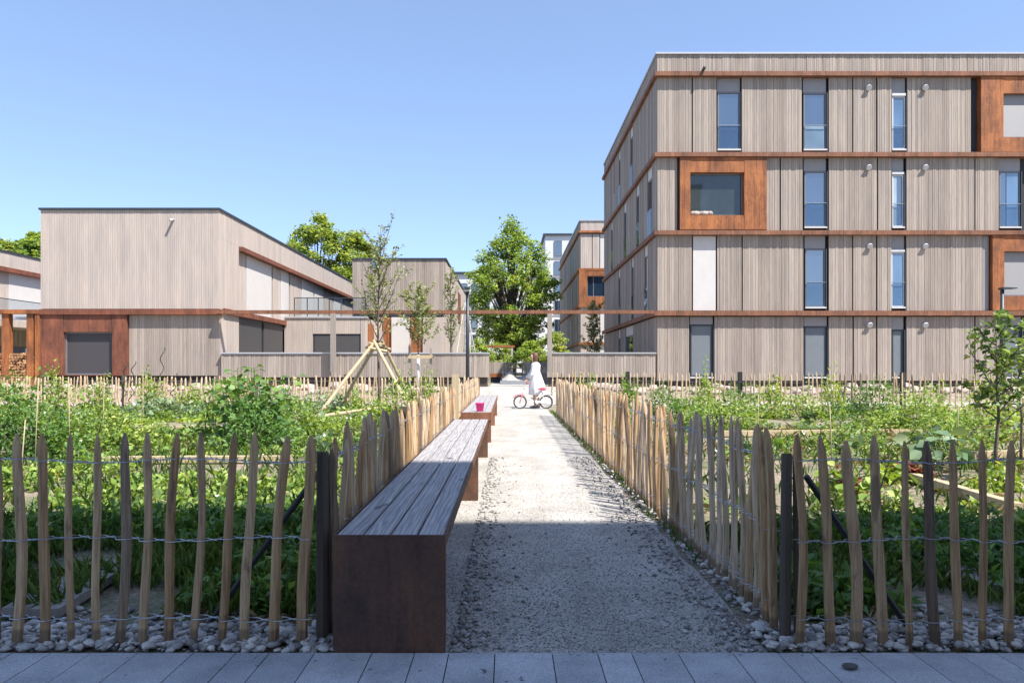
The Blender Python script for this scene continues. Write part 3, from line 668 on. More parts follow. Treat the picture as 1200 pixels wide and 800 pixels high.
# ------------------------------------------------------------------ lamp posts
def lamp(label, px, Y, ztop, d):
    x = PX(px,Y); t = thing('street_lamp', label, 'lamp post', (x, Y, gh(Y)), 'lamp posts')
    mb = MB(); mb.tube([(x,Y,gh(Y)),(x,Y,ztop)], [.065,.055], 14); part(mb, 'pole', M['dark_metal'], t, True)
    mb = MB(); mb.tube([(x,Y,gh(Y)),(x,Y,gh(Y)+.15)], .1, 14); part(mb, 'base', M['dark_metal'], t, True)
    mb = MB()
    if d: 
        mb.add([(x-.05,Y-.12,ztop),(x+d*.42,Y-.1,ztop+.03),(x+d*.42,Y+.1,ztop+.03),(x-.05,Y+.12,ztop),(x-.05,Y-.12,ztop+.07),(x+d*.42,Y-.1,ztop+.06),(x+d*.42,Y+.1,ztop+.06),(x-.05,Y+.12,ztop+.07)],
           [(0,3,2,1),(4,5,6,7),(0,1,5,4),(1,2,6,5),(2,3,7,6),(3,0,4,7)]); part(mb, 'lamp_head', M['dark_metal'], t)
    else:
        mb.box(x-.09, x+.09, Y-.45, Y+.08, ztop, ztop+.07); part(mb, 'lamp_head', M['dark_metal'], t)
        mb = MB(); mb.tube([(x,Y-.2,ztop-.04),(x,Y-.2,ztop-.003)], [.13,.13], 16); part(mb, 'lens', M['frame_white'], t)
lamp('slim dark lamp post left of the path near the benches', 548, 23.5, 3.58, 0)
lamp('dark lamp post at the right behind the young apple tree, head pointing right', 1174.5, 23, 3.55, 1)

# ------------------------------------------------------------------ pickets and fences
def picket_mesh(i, h=.83, bark=False, mt='picket'):
    rnd = random.Random(100+i); n = 7; k = 9
    w = rnd.uniform(.0135,.0195); d = w*rnd.uniform(.6,.85); base = [(math.cos(2*math.pi*j/n+rnd.uniform(-.2,.2))*rnd.uniform(.85,1.1), math.sin(2*math.pi*j/n)*rnd.uniform(.8,1.1)) for j in range(n)]
    b1, b2_ = rnd.uniform(-.009,.009), rnd.uniform(-.006,.006); ph = rnd.uniform(0,6)
    V = []
    zs_ = [-.06, .05, .2, .34, .48, .6, .7, h-.065, h-.03, h]
    for z in zs_:
        t = z/h; tp = 1.0 if z < h-.07 else (.97 if z <= h-.064 else (.72 if z < h-.01 else .3))
        q = 1.06-.12*t+.05*math.sin(ph+z*11)
        ox = b1*math.sin(math.pi*t*1.3)+.004*math.sin(ph*2+z*8); oy = b2_*math.sin(math.pi*t)
        for (a, b) in base: V.append((a*w*tp*q+ox, b*d*tp*q+oy, z))
    K = len(zs_); Fc = [(i_*n+j, i_*n+(j+1)%n, (i_+1)*n+(j+1)%n, (i_+1)*n+j) for i_ in range(K-1) for j in range(n)]
    Fc += [tuple(reversed(range(n))), tuple(range((K-1)*n, K*n))]
    me = bpy.data.meshes.new('picket'); me.from_pydata(V, [], Fc); me.materials.append(M['bark_picket' if bark else mt]); me.update(); return me
PM = [picket_mesh(i) for i in range(18)]; PMB = [picket_mesh(50+i, bark=True) for i in range(4)]
pmb = MB(); PMP = None
_prof = [(math.cos(2*math.pi*j/9)*(1+.12*math.sin(j*2.3)), math.sin(2*math.pi*j/9)*(1+.1*math.cos(j*1.7))) for j in range(9)]
for _z in (-.06,.2,.5,.72,.80): pmb.v += [(a*.019*(1.05-.08*_z), b*.017*(1.05-.08*_z), _z+(.008*math.sin(j*3) if _z > .79 else 0)) for j,(a,b) in enumerate(_prof)]
pmb.f = [(i*9+j, i*9+(j+1)%9, (i+1)*9+(j+1)%9, (i+1)*9+j) for i in range(4) for j in range(9)]+[tuple(range(36,45))]
PMP = bpy.data.meshes.new('post'); PMP.from_pydata(pmb.v, [], pmb.f); PMP.materials.append(M['post_dark']); PMP.update()
PF = [picket_mesh(80+i, mt='picket_far') for i in range(12)]
def put_picket(root, x, y, z, rx=0, ry=0, me=None, sz=1, sx=1, name='picket'):
    o = bpy.data.objects.new(name, me or random.choice(PM)); COL.objects.link(o); o.parent = root
    o.location = Vector((x,y,z))-root.location; o.rotation_euler = (rx, ry, R(0,.6) if me is None else R(-.3,.3)); o.scale = (sx,sx,sz); return o
def wires(root, pts, zs, r=.002, name='wire'):
    """two strands that pass before and behind every picket and twist between"""
    for z in zs:
        for sd in (-1, 1):
            mb = MB(); L = []
            for i, (x, y) in enumerate(pts):
                q = pts[min(i+1, len(pts)-1)] if i < len(pts)-1 else (2*x-pts[i-1][0], 2*y-pts[i-1][1])
                d = Vector((q[0]-x, q[1]-y, 0)); l = d.length or .1; d /= l; n_ = Vector((-d.y, d.x, 0))
                g0 = Vector((x, y, z+gh(y)+.008*math.sin(i*.9+z*9))); w_ = .024*sd
                L += [g0-d*min(.018,l*.2)+n_*w_, g0+d*min(.018,l*.2)+n_*w_]
                if i < len(pts)-1: L += [g0+d*l*.36+n_*w_*.12+Vector((0,0,.002*sd)), g0+d*l*.64-n_*w_*.12-Vector((0,0,.002*sd))]
                if i % 1 == 0: pass
            mb.tube(L, r, 5, False); part(mb, name, M['wire'], root)
def tpost(root, x, y, h, w=.035, m='post_dark', z=0):
    mb = MB(); mb.box(x-w, x+w, y-w*.8, y+w*.8, z-.05, z+h); return part(mb, 'post', M[m], root)
# front left
fl = thing('picket_fence', 'shaded split chestnut picket fence at the front left beside the big bench', 'fence', (-1.3, 2.84, 0), 'chestnut picket fences')
YF = 2.84
bots = [-38,-8,21,52,82,113,141,168,197,228,258,287,319,354]; tps = [-40,-8,22,52,84,115,149,176,208,240,274,302,334,365]
def fence_front(root, bots, tps, ty, darks, Y):
    pts = []
    for i, (b, t) in enumerate(zip(bots, tps)):
        x = PX(b,Y); dx = (t-b)*Y/F; h = CH+(HY-ty[i%len(ty)])*Y/F
        me = PMB[i%4] if i in darks else PM[(i*5)%18]
        put_picket(root, x, Y, .03, rx=R(-.02,.02), ry=math.atan2(dx,h), me=me, sz=(h-.03)/.83/math.cos(math.atan2(dx,h)), sx=R(1.02,1.22))
        pts.append((x+dx*.5, Y))
    wires(root, pts, (.12,.43,.735))
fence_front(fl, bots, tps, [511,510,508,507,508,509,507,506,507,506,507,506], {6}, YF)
put_picket(fl, PX(374,YF), YF+.05, 0, 0, .0, PMP, .95, 1.35, 'post'); put_picket(fl, PX(383,YF), YF+.08, 0, .02, .02, PMB[2], .93, 1.0, 'post'); 
mb = MB(); mb.tube([(PX(372,2.9),2.93,.68),(PX(236,3.0),3.02,.0)], .013, 6); part(mb, 'brace', M['steel_dark'], fl)
fr = thing('picket_fence', 'shaded split chestnut picket fence at the front right beside the gravel path', 'fence', (2.2, 2.84, 0), 'chestnut picket fences')
bots = [939,973,1004.5,1033,1065,1096,1122,1152.5,1181,1212,1243]; tps = [935,963,994,1023,1055,1087,1118,1150,1181,1211,1241]
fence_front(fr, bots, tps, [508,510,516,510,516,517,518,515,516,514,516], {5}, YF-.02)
put_picket(fr, PX(927,YF), YF+.06, 0, .0, .01, PMP, .94, 1.15, 'post'); put_picket(fr, PX(944,YF), YF+.08, 0, .0, -.01, PMP, .93, .7, 'post')
mb = MB(); mb.tube([(PX(948,2.9),2.93,.66),(PX(1072,2.98),3.0,.0)], .013, 6); part(mb, 'brace', M['steel_dark'], fr)
# fences along a line
def fence_line(root, p0, p1, sp, meshes, ht=.83, lean=.035, limit=100, dark=.1, near_first=True, zw=(.12,.43,.72), sxr=(.9,1.25)):
    a = Vector(p0); b = Vector(p1); L = (b-a).length; d = (b-a)/L; t = 0; k = 0; pts = []; rest = MB()
    ang = math.atan2(d.y, d.x)
    while t < L:
        q = a+d*t; me = random.choice(PMB) if random.random() < dark else random.choice(meshes)
        rx, ry = R(-lean,lean), R(-lean,lean); h = ht*R(.95,1.04); sx = R(*sxr)
        off = d.orthogonal()*R(-.012,.012)
        if k < limit: put_picket(root, q.x+off.x, q.y+off.y, gh(q.y), rx, ry, me, h/.83, sx)
        else:
            mt = Matrix.Translation((q.x,q.y,gh(q.y))) @ Matrix.Rotation(rx,4,'X') @ Matrix.Rotation(ry,4,'Y') @ Matrix.Diagonal((sx,sx,h/.83,1))
            rest.add([mt @ v.co for v in me.vertices], [tuple(p.vertices) for p in me.polygons])
        pts.append((q.x,q.y)); t += sp*R(.75,1.25); k += 1
    if rest.v: tag(part(rest, 'far_pickets', M['picket_far'], root), kind='stuff')
    wires(root, pts, zw)
    return k
f1 = thing('picket_fence', 'chestnut picket fence running back behind the long bench, left of the path', 'fence', (-.74, 6, 0), 'chestnut picket fences')
fence_line(f1, (-.73,2.93), (-.74,9.95), .094, PM[:9]+PF[:6], lean=.025)
for y in (5.5, 8.0): tpost(f1, -.79, y, .8, .022)
f2 = thing('picket_fence', 'chestnut picket fence behind the second bench, left of the path', 'fence', (-.74, 14, 0), 'chestnut picket fences')
fence_line(f2, (-.74,10.35), (-.76,18.8), .115, PF, dark=.05, lean=.02)
tpost(f2, -.74, 10.2, 1.0, .045, 'stake'); 
f3 = thing('picket_fence', 'long chestnut picket fence running back along the right side of the path', 'fence', (1.09, 9, 0), 'chestnut picket fences')
fence_line(f3, (1.10,2.98), (1.09,16.2), .086, PM[:8]+PF, lean=.045, dark=.07)
for y in (6, 9, 12): tpost(f3, 1.14, y, .8, .022)
f4 = thing('picket_fence', 'distant pale picket fence crossing the left garden in front of the houses', 'fence', (-8, 20, 0), 'chestnut picket fences')
fence_line(f4, (-.9,20.0), (-15.5,20.0), .105, PF, .84, lean=.05, dark=.0, sxr=(1.4,1.9))
for px in (145, 50, 300, 405): tpost(f4, PX(px,20.05), 20.06, .9, .045)
f5 = thing('picket_fence', 'distant pale picket fence crossing the right garden in front of the apartment building', 'fence', (8, 18, 0), 'chestnut picket fences')
fence_line(f5, (1.25,20.6), (12.4,15.6), .118, PF, .95, lean=.03, dark=.06, sxr=(1.1,1.5))
for t in (.18,.42,.72): tpost(f5, 1.25+11.15*t, 20.6-5*t+.05, .98, .05, 'steel_dark' if t < .6 else 'old_bark')

# ------------------------------------------------------------------ benches
def m_deck():
    m, nt, b = mat('weathered_bench_boards', .7)
    g = nt.nodes.new('ShaderNodeNewGeometry')
    vec = coords(nt, (14, .9, 14)); 
    dist = noise(nt, coords(nt, (3,1.2,3)), 1.3, 3)
    w = nt.nodes.new('ShaderNodeTexWave'); w.bands_direction = 'X'; w.inputs['Scale'].default_value = 1.1; w.inputs['Distortion'].default_value = 14; w.inputs['Detail'].default_value = 4; w.inputs['Detail Scale'].default_value = 1.2
    nt.links.new(vec, w.inputs[0])
    n1 = noise(nt, coords(nt, (90, 3, 90)), 1.2, 5, .65)
    c = ramp(nt, w.outputs[1], [(0, (.25,.24,.245)), (.5, (.32,.31,.315)), (1, (.40,.385,.385))])
    c = mix(nt, 1, c, ramp(nt, n1, [(.3, (.62,.62,.64)), (.6, (1.1,1.09,1.08))]), 'MULTIPLY')
    c = mix(nt, 1, c, ramp(nt, g.outputs['Random Per Island'], [(0,(.85,.85,.86)), (1,(1.15,1.13,1.1))]), 'MULTIPLY')
    kn = noise(nt, coords(nt, (9, 4, 9)), 1, 1); c = mix(nt, ramp(nt, kn, [(.72,(0,0,0)),(.76,(.8,)*3)]), c, (.05,.04,.04))
    nt.links.new(c, b.inputs['Base Color']); bump(nt, b, n1, .4, .003); return m
M['deck'] = m_deck()
def bench(label, y0, y1, legs, mt):
    x0, x1, zt = -.67, -.239, .457; ap = .045 if y0 < 5 else .11
    t = thing('bench', label, 'bench', ((x0+x1)/2, (y0+y1)/2, 0), 'long slatted benches')
    w = (x1-x0-.012)/4
    cutp = [y0+.006] 
    for k in range(4):
        a = x0+.006+k*w; mid = y0+ (1.0+.9*((k*2)%3))*(1 if y0 < 5 else 1.4)
        for (p, q) in ((y0+.006, mid-.002), (mid+.002, y1-.006)):
            mb = MB(); e = .005
            mb.add([(a+.004,p,zt-.035),(a+w-.004,p,zt-.035),(a+w-.004,q,zt-.035),(a+.004,q,zt-.035),
                    (a+.004,p,zt-e),(a+w-.004,p,zt-e),(a+w-.004,q,zt-e),(a+.004,q,zt-e),
                    (a+.004+e,p,zt),(a+w-.004-e,p,zt),(a+w-.004-e,q,zt),(a+.004+e,q,zt)],
                   [(0,3,2,1),(0,1,5,4),(2,3,7,6),(1,2,6,5),(3,0,4,7),(4,5,9,8),(6,7,11,10),(5,6,10,9),(7,4,8,11),(8,9,10,11)])
            part(mb, 'seat_board', M['deck'], t)
    # steel edge under the boards
    mb = MB(); mb.box(x1-.006, x1, y0+.01, y1-.01, zt-ap, zt-.0+.001); part(mb, 'side_apron', M[mt], t)
    mb = MB(); mb.box(x0, x0+.006, y0+.01, y1-.01, zt-ap, zt+.001); part(mb, 'side_apron', M[mt], t)
    mb = MB(); mb.box(x0, x1, y1-.009, y1, zt-.11, zt+.001); part(mb, 'end_apron', M[mt], t)
    mb = MB(); mb.box(x0, x1, y0, y0+.009, zt-.11 if y0 > 5 else .004, zt+.001); part(mb, 'end_plate' if y0 < 5 else 'end_apron', M[mt], t)
    for y in legs:
        mb = MB(); mb.box(x0+.012, x1-.008, y, y+.10, .0, zt-.04); part(mb, 'leg', M[mt], t)
bench('long grey slatted bench on rusty steel plates, its dark end plate nearest the camera', 2.775, 8.95, [2.80, 5.95, 8.8], 'corten_dark')
bench('farther slatted bench on rusty steel legs carrying the pink bucket', 10.3, 16.6, [10.55, 13.6, 16.4], 'corten_band')
bk = thing('bucket', 'small pink plastic bucket standing on the farther bench', 'bucket', (PX(562.5,10.52), 10.52, .458))
mb = MB(); x, y = bk.location.x, bk.location.y
mb.lathe([(.045,.001),(.047,.003),(.064,.115),(.069,.116),(.069,.124),(.06,.124),(.045,.01),(.001,.008)], c=(x,y,.458), n=20); part(mb, 'body', plain('pink_plastic', (.85,.03,.25), .35, var=.03), bk, True)
mb = MB(); mb.tube([(x+.07*math.cos(a), y-.03*math.sin(a)-.0, .575-.02*math.sin(a)) for a in [math.pi*i/10 for i in range(11)]], .003, 5); part(mb, 'handle', M['frame_white'], bk)

# ------------------------------------------------------------------ trees
def big_tree(name, label, x, y, h, w, base, m, nclump, per, ls, trunk_r=.35, flat=1.0, group=None, limbs=26, cr=(.09,.17), sq=.55):
    z0 = gh(y); t = thing(name, label, 'tree', (x,y,z0), group)
    mb = MB(); mb.tube([(x,y,z0-.1),(x+.1,y,z0+h*.25),(x-.15,y,z0+h*.55),(x+.05,y,z0+h*.85)], [trunk_r,trunk_r*.8,trunk_r*.5,trunk_r*.12], 9)
    C = []
    for i in range(nclump):
        u = RNG.normal(size=3); u /= np.linalg.norm(u); rr = RNG.uniform(.35,1.0)**.55
        cz = base+(h-base)*(.5+.5*u[2]*rr); tz = (cz-base)/(h-base)
        wid = w/2*(math.sin(math.pi*min(max(tz*.82+.14,0),1))**.6)
        C.append((x+u[0]*rr*wid, y+u[1]*rr*wid*flat, z0+cz, RNG.uniform(*cr)*w))
    for c in C[:limbs]:
        zb_ = z0+max(h*.15, (c[2]-z0)*.45); mb.tube([(x,y,zb_),((x+c[0])/2,(y+c[1])/2,(zb_+c[2])/2-.2),(c[0],c[1],c[2])], [trunk_r*.3,trunk_r*.18,.03], 5)
    part(mb, 'trunk', M['old_bark'], t, True)
    CC = []; 
    for c in C:
        k = int(per*RNG.uniform(.6,1.4)); u = RNG.normal(size=(k,3)); u /= np.linalg.norm(u,axis=1,keepdims=True)
        rr = RNG.uniform(.3,1,k)[:,None]**.5*c[3]*(1+.35*np.sin(u[:,[0]]*5+u[:,[1]]*7))
        q = u*rr; CC.append(q*np.array([1,1,sq])+np.array(c[:3]))
    CC = np.concatenate(CC); n = len(CC); A = RNG.normal(size=(n,3)); A[:,2] = A[:,2]*.4-.25
    leaves('crown', CC, A, RNG.uniform(.7,1.3,n)*ls, M[m], t, .8)
    return t
big_tree('maple_tree', 'tall full maple standing beyond the path opening between the buildings', PX(600,66), 66, 14.0, 8.3, .8, 'leaf_tree', 210, 125, .23, .42, limbs=90, cr=(.055,.115), sq=.75)
big_tree('broadleaf_tree', 'big broad tree rising behind the roof of the left house', PX(372,78), 78, 16.9, 9.0, 6, 'leaf_dark', 130, 150, .3, .4, cr=(.07,.12), sq=.7)
big_tree('broadleaf_tree', 'second crown of broad leaves just left of the grey middle house roof', PX(415,80), 80, 15.6, 7, 6, 'leaf_dark', 60, 170, .3, .4, cr=(.07,.12), sq=.7)
big_tree('broadleaf_tree', 'dark green tree at the far left edge above the pale house', PX(5,70), 70, 13.0, 7, 4, 'leaf_dark', 80, 300, .32, .35)
big_tree('broadleaf_tree', 'yellowish tree touching the left corner of the cubic house', PX(40,66), 66, 13.2, 5, 4, 'leaf_tree', 70, 300, .3, .3)
# hedge of shrubs behind the opening
for i, (px, Y, h, w, lb) in enumerate([(560,54,2.8,3.0,'low round shrub left of the sandpit behind the boarded wall'),(583,60,3.0,3.6,'dark shrub under the big maple trunk'),(622,55,2.6,3.2,'dense shrub behind the standing person'),(648,50,3.2,3.0,'green shrub behind the right boarded wall')]):
    big_tree('shrub', lb, PX(px,Y), Y, h, w, .1, 'leaf_dark' if i % 2 else 'leaf_tree', 26, 160, .16, .06, limbs=10)

def sapling(name, label, x, y, h, first, spread, nb, nl, ls, m, trunk_r=.025, up=1.4, white=False, lw=.5, seg=1, z0=None, lean=(0,0)):
    z0 = gh(y) if z0 is None else z0; t = thing(name, label, 'tree', (x,y,z0))
    mb = MB(); tr = [(x+lean[0]*k/5+R(-.02,.02)*(k>0), y+R(-.02,.02)*(k>0), z0-.02+(h*.97)*k/5) for k in range(6)]
    mb.tube(tr, [trunk_r*(1-.17*k) for k in range(6)], 8)
    L, A = [], []
    for b in range(nb):
        f = first+(1-first)*.9*(b+.5)/nb; zz = f*h; k = min(int(f*5),4); fr_ = f*5-k
        p = Vector(tr[k]).lerp(Vector(tr[k+1]), fr_); a = b*2.4+R(-.4,.4); ln = spread*(1.15-f*.6)*R(.7,1.15)
        pts = [p]; d = Vector((math.cos(a), math.sin(a), up*R(.6,1.2))).normalized()
        for s in range(4):
            pts.append(pts[-1]+d*ln/4); d = (d+Vector((R(-.2,.2),R(-.2,.2),R(-.05,.25)))).normalized()
        mb.tube(pts, [trunk_r*.38,trunk_r*.3,trunk_r*.22,trunk_r*.14,.002], 5)
        subs = [pts]
        for s in range(3):
            q = pts[1+s]; dd = (d+Vector((R(-1,1),R(-1,1),R(-.1,.6)))).normalized(); e = q+dd*ln*R(.25,.45)
            mb.tube([q,(q+e)/2+Vector((0,0,.01)),e], [trunk_r*.15,trunk_r*.1,.0015], 4); subs.append([q,(q+e)/2,e])
        for sb in subs:
            k_ = int(nl*R(.6,1.3)); 
            for _ in range(k_):
                i = random.randrange(len(sb)-1); q = sb[i].lerp(sb[i+1], R(0,1)); dr = Vector((R(-1,1),R(-1,1),R(-.5,.7))).normalized()
                L.append(q+dr*ls*.6); A.append(dr)
    part(mb, 'trunk', M['branch'], t, True)
    if white:
        mw = MB(); mw.tube([(x,y,z0),(x,y,z0+1.25)], trunk_r*1.35, 8); part(mw, 'trunk_wrap', M['white_trunk'], t, True)
    leaves('crown', L, A, RNG.uniform(.7,1.25,len(L))*ls, M[m], t, lw, seg)
    return t
# staked sapling in the left garden
YS = 17.0; xs0 = PX(444,YS)
sapling('sapling', 'tall thin sapling with sparse leaves inside the tripod of pale stakes', xs0, YS, 4.15, .40, 1.6, 22, 14, .09, 'leaf_sap', .035, 1.7)
tp = thing('tree_stakes', 'four pale wooden stakes leaning together around the tall sapling', 'tree stakes', (xs0, YS, 0))
az = 1.62
for (bx, by, tx, ty) in [(PX(369,15.6),15.6,xs0-.13,YS-.1),(PX(395,18.2),18.2,xs0-.1,YS+.12),(PX(486,15.7),15.7,xs0-.05,YS-.12),(PX(487,18.3),18.3,xs0+.1,YS+.12)]:
    mb = MB(); d = Vector((tx-bx,ty-by,az)); mb.tube([(bx,by,-.05),Vector((bx,by,0))+d*.5,Vector((bx,by,0))+d*1.06], [.042,.04,.037], 9); part(mb, 'stake', M['stake'], tp)
for (a, b) in [((xs0-.28,YS-.18,az-.06),(xs0+.22,YS-.16,az-.16)),((xs0-.22,YS+.17,az-.02),(xs0+.25,YS+.15,az-.1)),((xs0-.2,YS-.25,az+.04),(xs0-.12,YS+.25,az))]:
    mb = MB(); mb.tube([a,b], .035, 8); part(mb, 'crossbar', M['stake'], tp)
mb = MB(); mb.ring((xs0,YS,az+.02), .12, .018, 'z', 14, 5); part(mb, 'tie_rope', M['straw'], tp)
tag((lambda o: o)(thing('lying_pole', 'long pale pole lying across the left garden bed near the stakes', 'pole', (-3.6,13.5,.1))))
mb = MB(); mb.tube([(PX(300,11.8),11.8,.16),(PX(375,13.5),13.5,.18),(PX(462,17),17,.2)], .035, 8); part(mb, 'pole_shaft', M['stake'], bpy.data.objects['lying_pole'])
# second sapling with H-frame in front of the wall
YS2 = 24.2; x2s = PX(490,YS2)
sapling('sapling', 'small round sapling with whitewashed trunk tied to a two post frame before the wall', x2s, YS2, 3.6, .42, 1.1, 24, 20, .11, 'leaf_sap', .035, .8, white=True)
tp2 = thing('tree_stakes', 'two post timber frame with one crossbar holding the whitewashed sapling', 'tree stakes', (x2s, YS2, gh(YS2)))
for px in (480, 505): boxp(tp2, 'post', M['post_wood'], PX(px,24.1)-.035, PX(px,24.1)+.035, 24.05, 24.13, .25, PZ(403 if px==480 else 408,24.1))
boxp(tp2, 'crossbar', M['stake'], PX(477,24)-.0, PX(508,24), 23.99, 24.047, PZ(420,24), PZ(416,24))
sapling('sapling', 'narrow upright sapling behind the boarded wall left of the lamp post', PX(528,34), 34, 5.4, .3, 1.2, 20, 12, .13, 'leaf_sap', .05, 2.2)
sapling('sapling', 'olive green sapling behind the right boarded wall before the distant block', PX(696,38), 38, 4.2, .25, 1.1, 20, 18, .15, 'leaf_sap', .05, 1.6)
# apple tree on the right
sapling('apple_tree', 'young apple tree with broad glossy leaves in the right garden', PX(1168,7.0), 7.0, 1.62, .34, .60, 17, 9, .07, 'leaf_apple', .021, .75, lw=.62, seg=2)
sapling('apple_tree', 'small leafy fruit tree behind the apple tree at the right picture edge', PX(1196,8.2), 8.2, 1.5, .35, .5, 12, 9, .07, 'leaf_apple', .018, .8, lw=.62, seg=2)

# ------------------------------------------------------------------ garden plants
def plant_pts(x, y, h, w, n, z0=0.0, shell=.45):
    u = RNG.normal(size=(n,3)); u /= np.linalg.norm(u,axis=1,keepdims=True); u[:,2] = np.abs(u[:,2])
    r = RNG.uniform(shell,1,n)[:,None]**.7; lump = 1+.25*np.sin(u[:,[0]]*6+x*3)+.2*np.sin(u[:,[1]]*8+y*5)
    q = u*r*lump*np.array([w/2,w/2,h]); q[:,2] = np.clip(q[:,2],.01,None)+z0
    C = q+np.array([x,y,0]); A = u*np.array([1,1,.5])+RNG.normal(0,.5,(n,3)); return C, A
def bush(name, label, px, Y, h, w, n, ls, m, cat='plant', lw=.6, seg=1, group=None):
    x = PX(px,Y); t = thing(name, label, cat, (x,Y,gh(Y)), group)
    C, A = plant_pts(x, Y, h, w, n, gh(Y)); leaves('foliage', C, A, RNG.uniform(.6,1.3,n)*ls, M[m], t, lw, seg)
    mb = MB()
    for k in range(6):
        a = R(0,6.3); mb.tube([(x,Y,gh(Y)),(x+math.cos(a)*w*.15,Y+math.sin(a)*w*.15,gh(Y)+h*.45),(x+math.cos(a)*w*.3,Y+math.sin(a)*w*.3,gh(Y)+h*.8)], [.008,.006,.003], 5)
    part(mb, 'stem', M['branch'], t); return t
def tall_plant(name, label, px, Y, h, nst, spread, ls, m, lw=.8, nl=22):
    """upright stems with broad leaves"""
    x = PX(px,Y); t = thing(name, label, 'plant', (x,Y,0)); mb = MB(); L=[]; A=[]; S=[]
    for s in range(nst):
        a = R(0,6.3); bx, by = x+R(-.3,.3)*spread, Y+R(-.3,.3)*spread; hh = h*R(.7,1)
        e = Vector((bx+math.cos(a)*spread*.35, by+math.sin(a)*spread*.35, hh)); b_ = Vector((bx,by,0))
        mb.tube([b_,(b_+e)/2+Vector((R(-.03,.03),0,.02)),e],[.009,.007,.004],5)
        for k in range(nl):
            f = .12+.9*k/nl; p = b_.lerp(e,min(f,1)); aa = k*2.4+R(-.3,.3); d = Vector((math.cos(aa),math.sin(aa),R(-.25,.5)))
            ll = ls*R(.6,1.2)*(1.1-.35*f); mb.tube([p,p+d*ll*.9],.003,3,False)
            L.append(p+d*ll*1.25); A.append(d+Vector((0,0,-.3))); S.append(ll)
    part(mb, 'stem', M['veg_stem'], t); leaves('foliage', L, A, S, M[m], t, lw, 2); return t
M['veg_stem'] = plain('green_stem', (.12,.18,.05), .7)
tall_plant('sunflower_plant', 'tall broad leaved green plant rising above the left garden', 300, 10.5, 1.12, 16, .85, .15, 'veg_deep', .95, 22)
tall_plant('sunflower_plant', 'broad leaved plant with the topmost leaf in the left garden', 271, 10.9, 1.2, 6, .4, .12, 'veg', .9, 22)
tall_plant('sunflower_plant', 'yellowish broad leaved plant left of the tallest garden plant', 246, 11.2, .95, 6, .4, .10, 'veg_lime', .85, 22)
bush('potato_plant', 'wide mound of potato foliage at the left picture edge', 28, 8.6, .80, 1.5, 3400, .06, 'veg_deep')
bush('potato_plant', 'second potato mound just right of the wide edge mound', 112, 9.4, .68, 1.2, 2400, .06, 'veg')
bush('bean_plant', 'leafy bush under the tall broad leaved plants', 300, 9.6, .55, 1.1, 1800, .06, 'veg_deep')
bush('bean_plant', 'spreading green bush right of the tall broad leaved plants', 350, 12.5, .5, 1.5, 1800, .06, 'veg')
bush('cabbage_plant', 'blue green cabbages before the distant left fence', 190, 15.5, .42, 1.8, 1500, .1, 'veg_blue')
bush('cabbage_plant', 'blue green leafy row left of the stakes by the distant fence', 345, 16.5, .5, 2.2, 1800, .09, 'veg_blue')
bush('berry_bush', 'pale green berry bush hanging over the distant left fence', 175, 18.8, .95, .7, 500, .09, 'veg_lime')
bush('berry_bush', 'thin green bush before the red steel surround', 66, 18.6, 1.0, .7, 500, .09, 'veg_lime')
bush('berry_bush', 'green bush at the left end of the distant fence', 8, 18.2, .85, 1.2, 800, .09, 'veg')
bush('climbing_plant', 'leafy plant growing along the bench side fence near the stakes', 470, 11.2, .92, 1.1, 1500, .06, 'veg')
bush('climbing_plant', 'leafy shoots topping the fence behind the bench', 505, 12.8, .96, .8, 900, .06, 'veg_lime')
bush('climbing_plant', 'short yellow green plant between the stakes', 440, 12.6, .7, .8, 700, .06, 'veg_lime')
bush('currant_bush', 'dense dark bush behind the path fence in the right garden', 788, 14.2, .68, 1.5, 2400, .06, 'veg_deep')
bush('currant_bush', 'dense bush right beside the darkest right garden bush', 845, 12.6, .62, 1.5, 2200, .06, 'veg')
bush('currant_bush', 'lime green shoots rising over the path fence near its far end', 688, 17.5, .95, .7, 500, .07, 'veg_lime')
bush('vine_plant', 'yellow green vine on the distant right fence, nearest the path', 828, 18.2, 1.0, .6, 500, .08, 'veg_lime')
bush('vine_plant', 'yellow green vine on the distant right fence, second from the path', 905, 17.6, .85, .7, 500, .08, 'veg_lime')
bush('vine_plant', 'yellow green vine on the distant right fence, left of the tall shrub mass', 978, 15.6, .92, .8, 700, .07, 'veg_lime')
bush('potato_plant', 'tall deep green bush in the middle of the right garden', 1020, 13.2, .72, 1.4, 2400, .06, 'veg_deep')
bush('potato_plant', 'bright bushy plant right of the tall deep green bush', 1075, 12.0, .62, 1.6, 2600, .06, 'veg')
bush('potato_plant', 'low bright bush in front of the tall right garden bushes', 1000, 9.6, .34, 1.2, 1500, .05, 'veg')
bush('bean_plant', 'loose green plant left of the apple tree', 1125, 9.6, .5, 1.0, 1400, .055, 'veg')
tall_plant('cabbage_plant', 'large pale blue green cabbage with big leaves in the right garden', 1105, 8.0, .42, 6, .4, .2, 'veg_blue', .8, 7)
tall_plant('cabbage_plant', 'big leaved squash plant behind the front right fence', 990, 5.4, .48, 8, .5, .10, 'veg', .9, 12)
bush('lettuce', 'red lettuce growing left in the right garden bed', 1055, 7.0, .16, .32, 260, .07, 'veg_red', 'vegetable', .9)
bush('lettuce', 'red lettuce growing right beside the other red lettuce', 1080, 6.9, .15, .3, 240, .07, 'veg_red', 'vegetable', .9)
bush('lettuce', 'lime green lettuce beside the red lettuces', 1040, 6.9, .15, .35, 260, .07, 'veg_lime', 'vegetable', .9)
bush('lettuce', 'lime green lettuce at the foot of the apple tree', 1168, 6.5, .18, .4, 300, .07, 'veg_lime', 'vegetable', .6)
bush('chard', 'red stemmed chard in the soil of the right garden', 990, 6.3, .2, .3, 160, .08, 'veg_red', 'vegetable', .6)
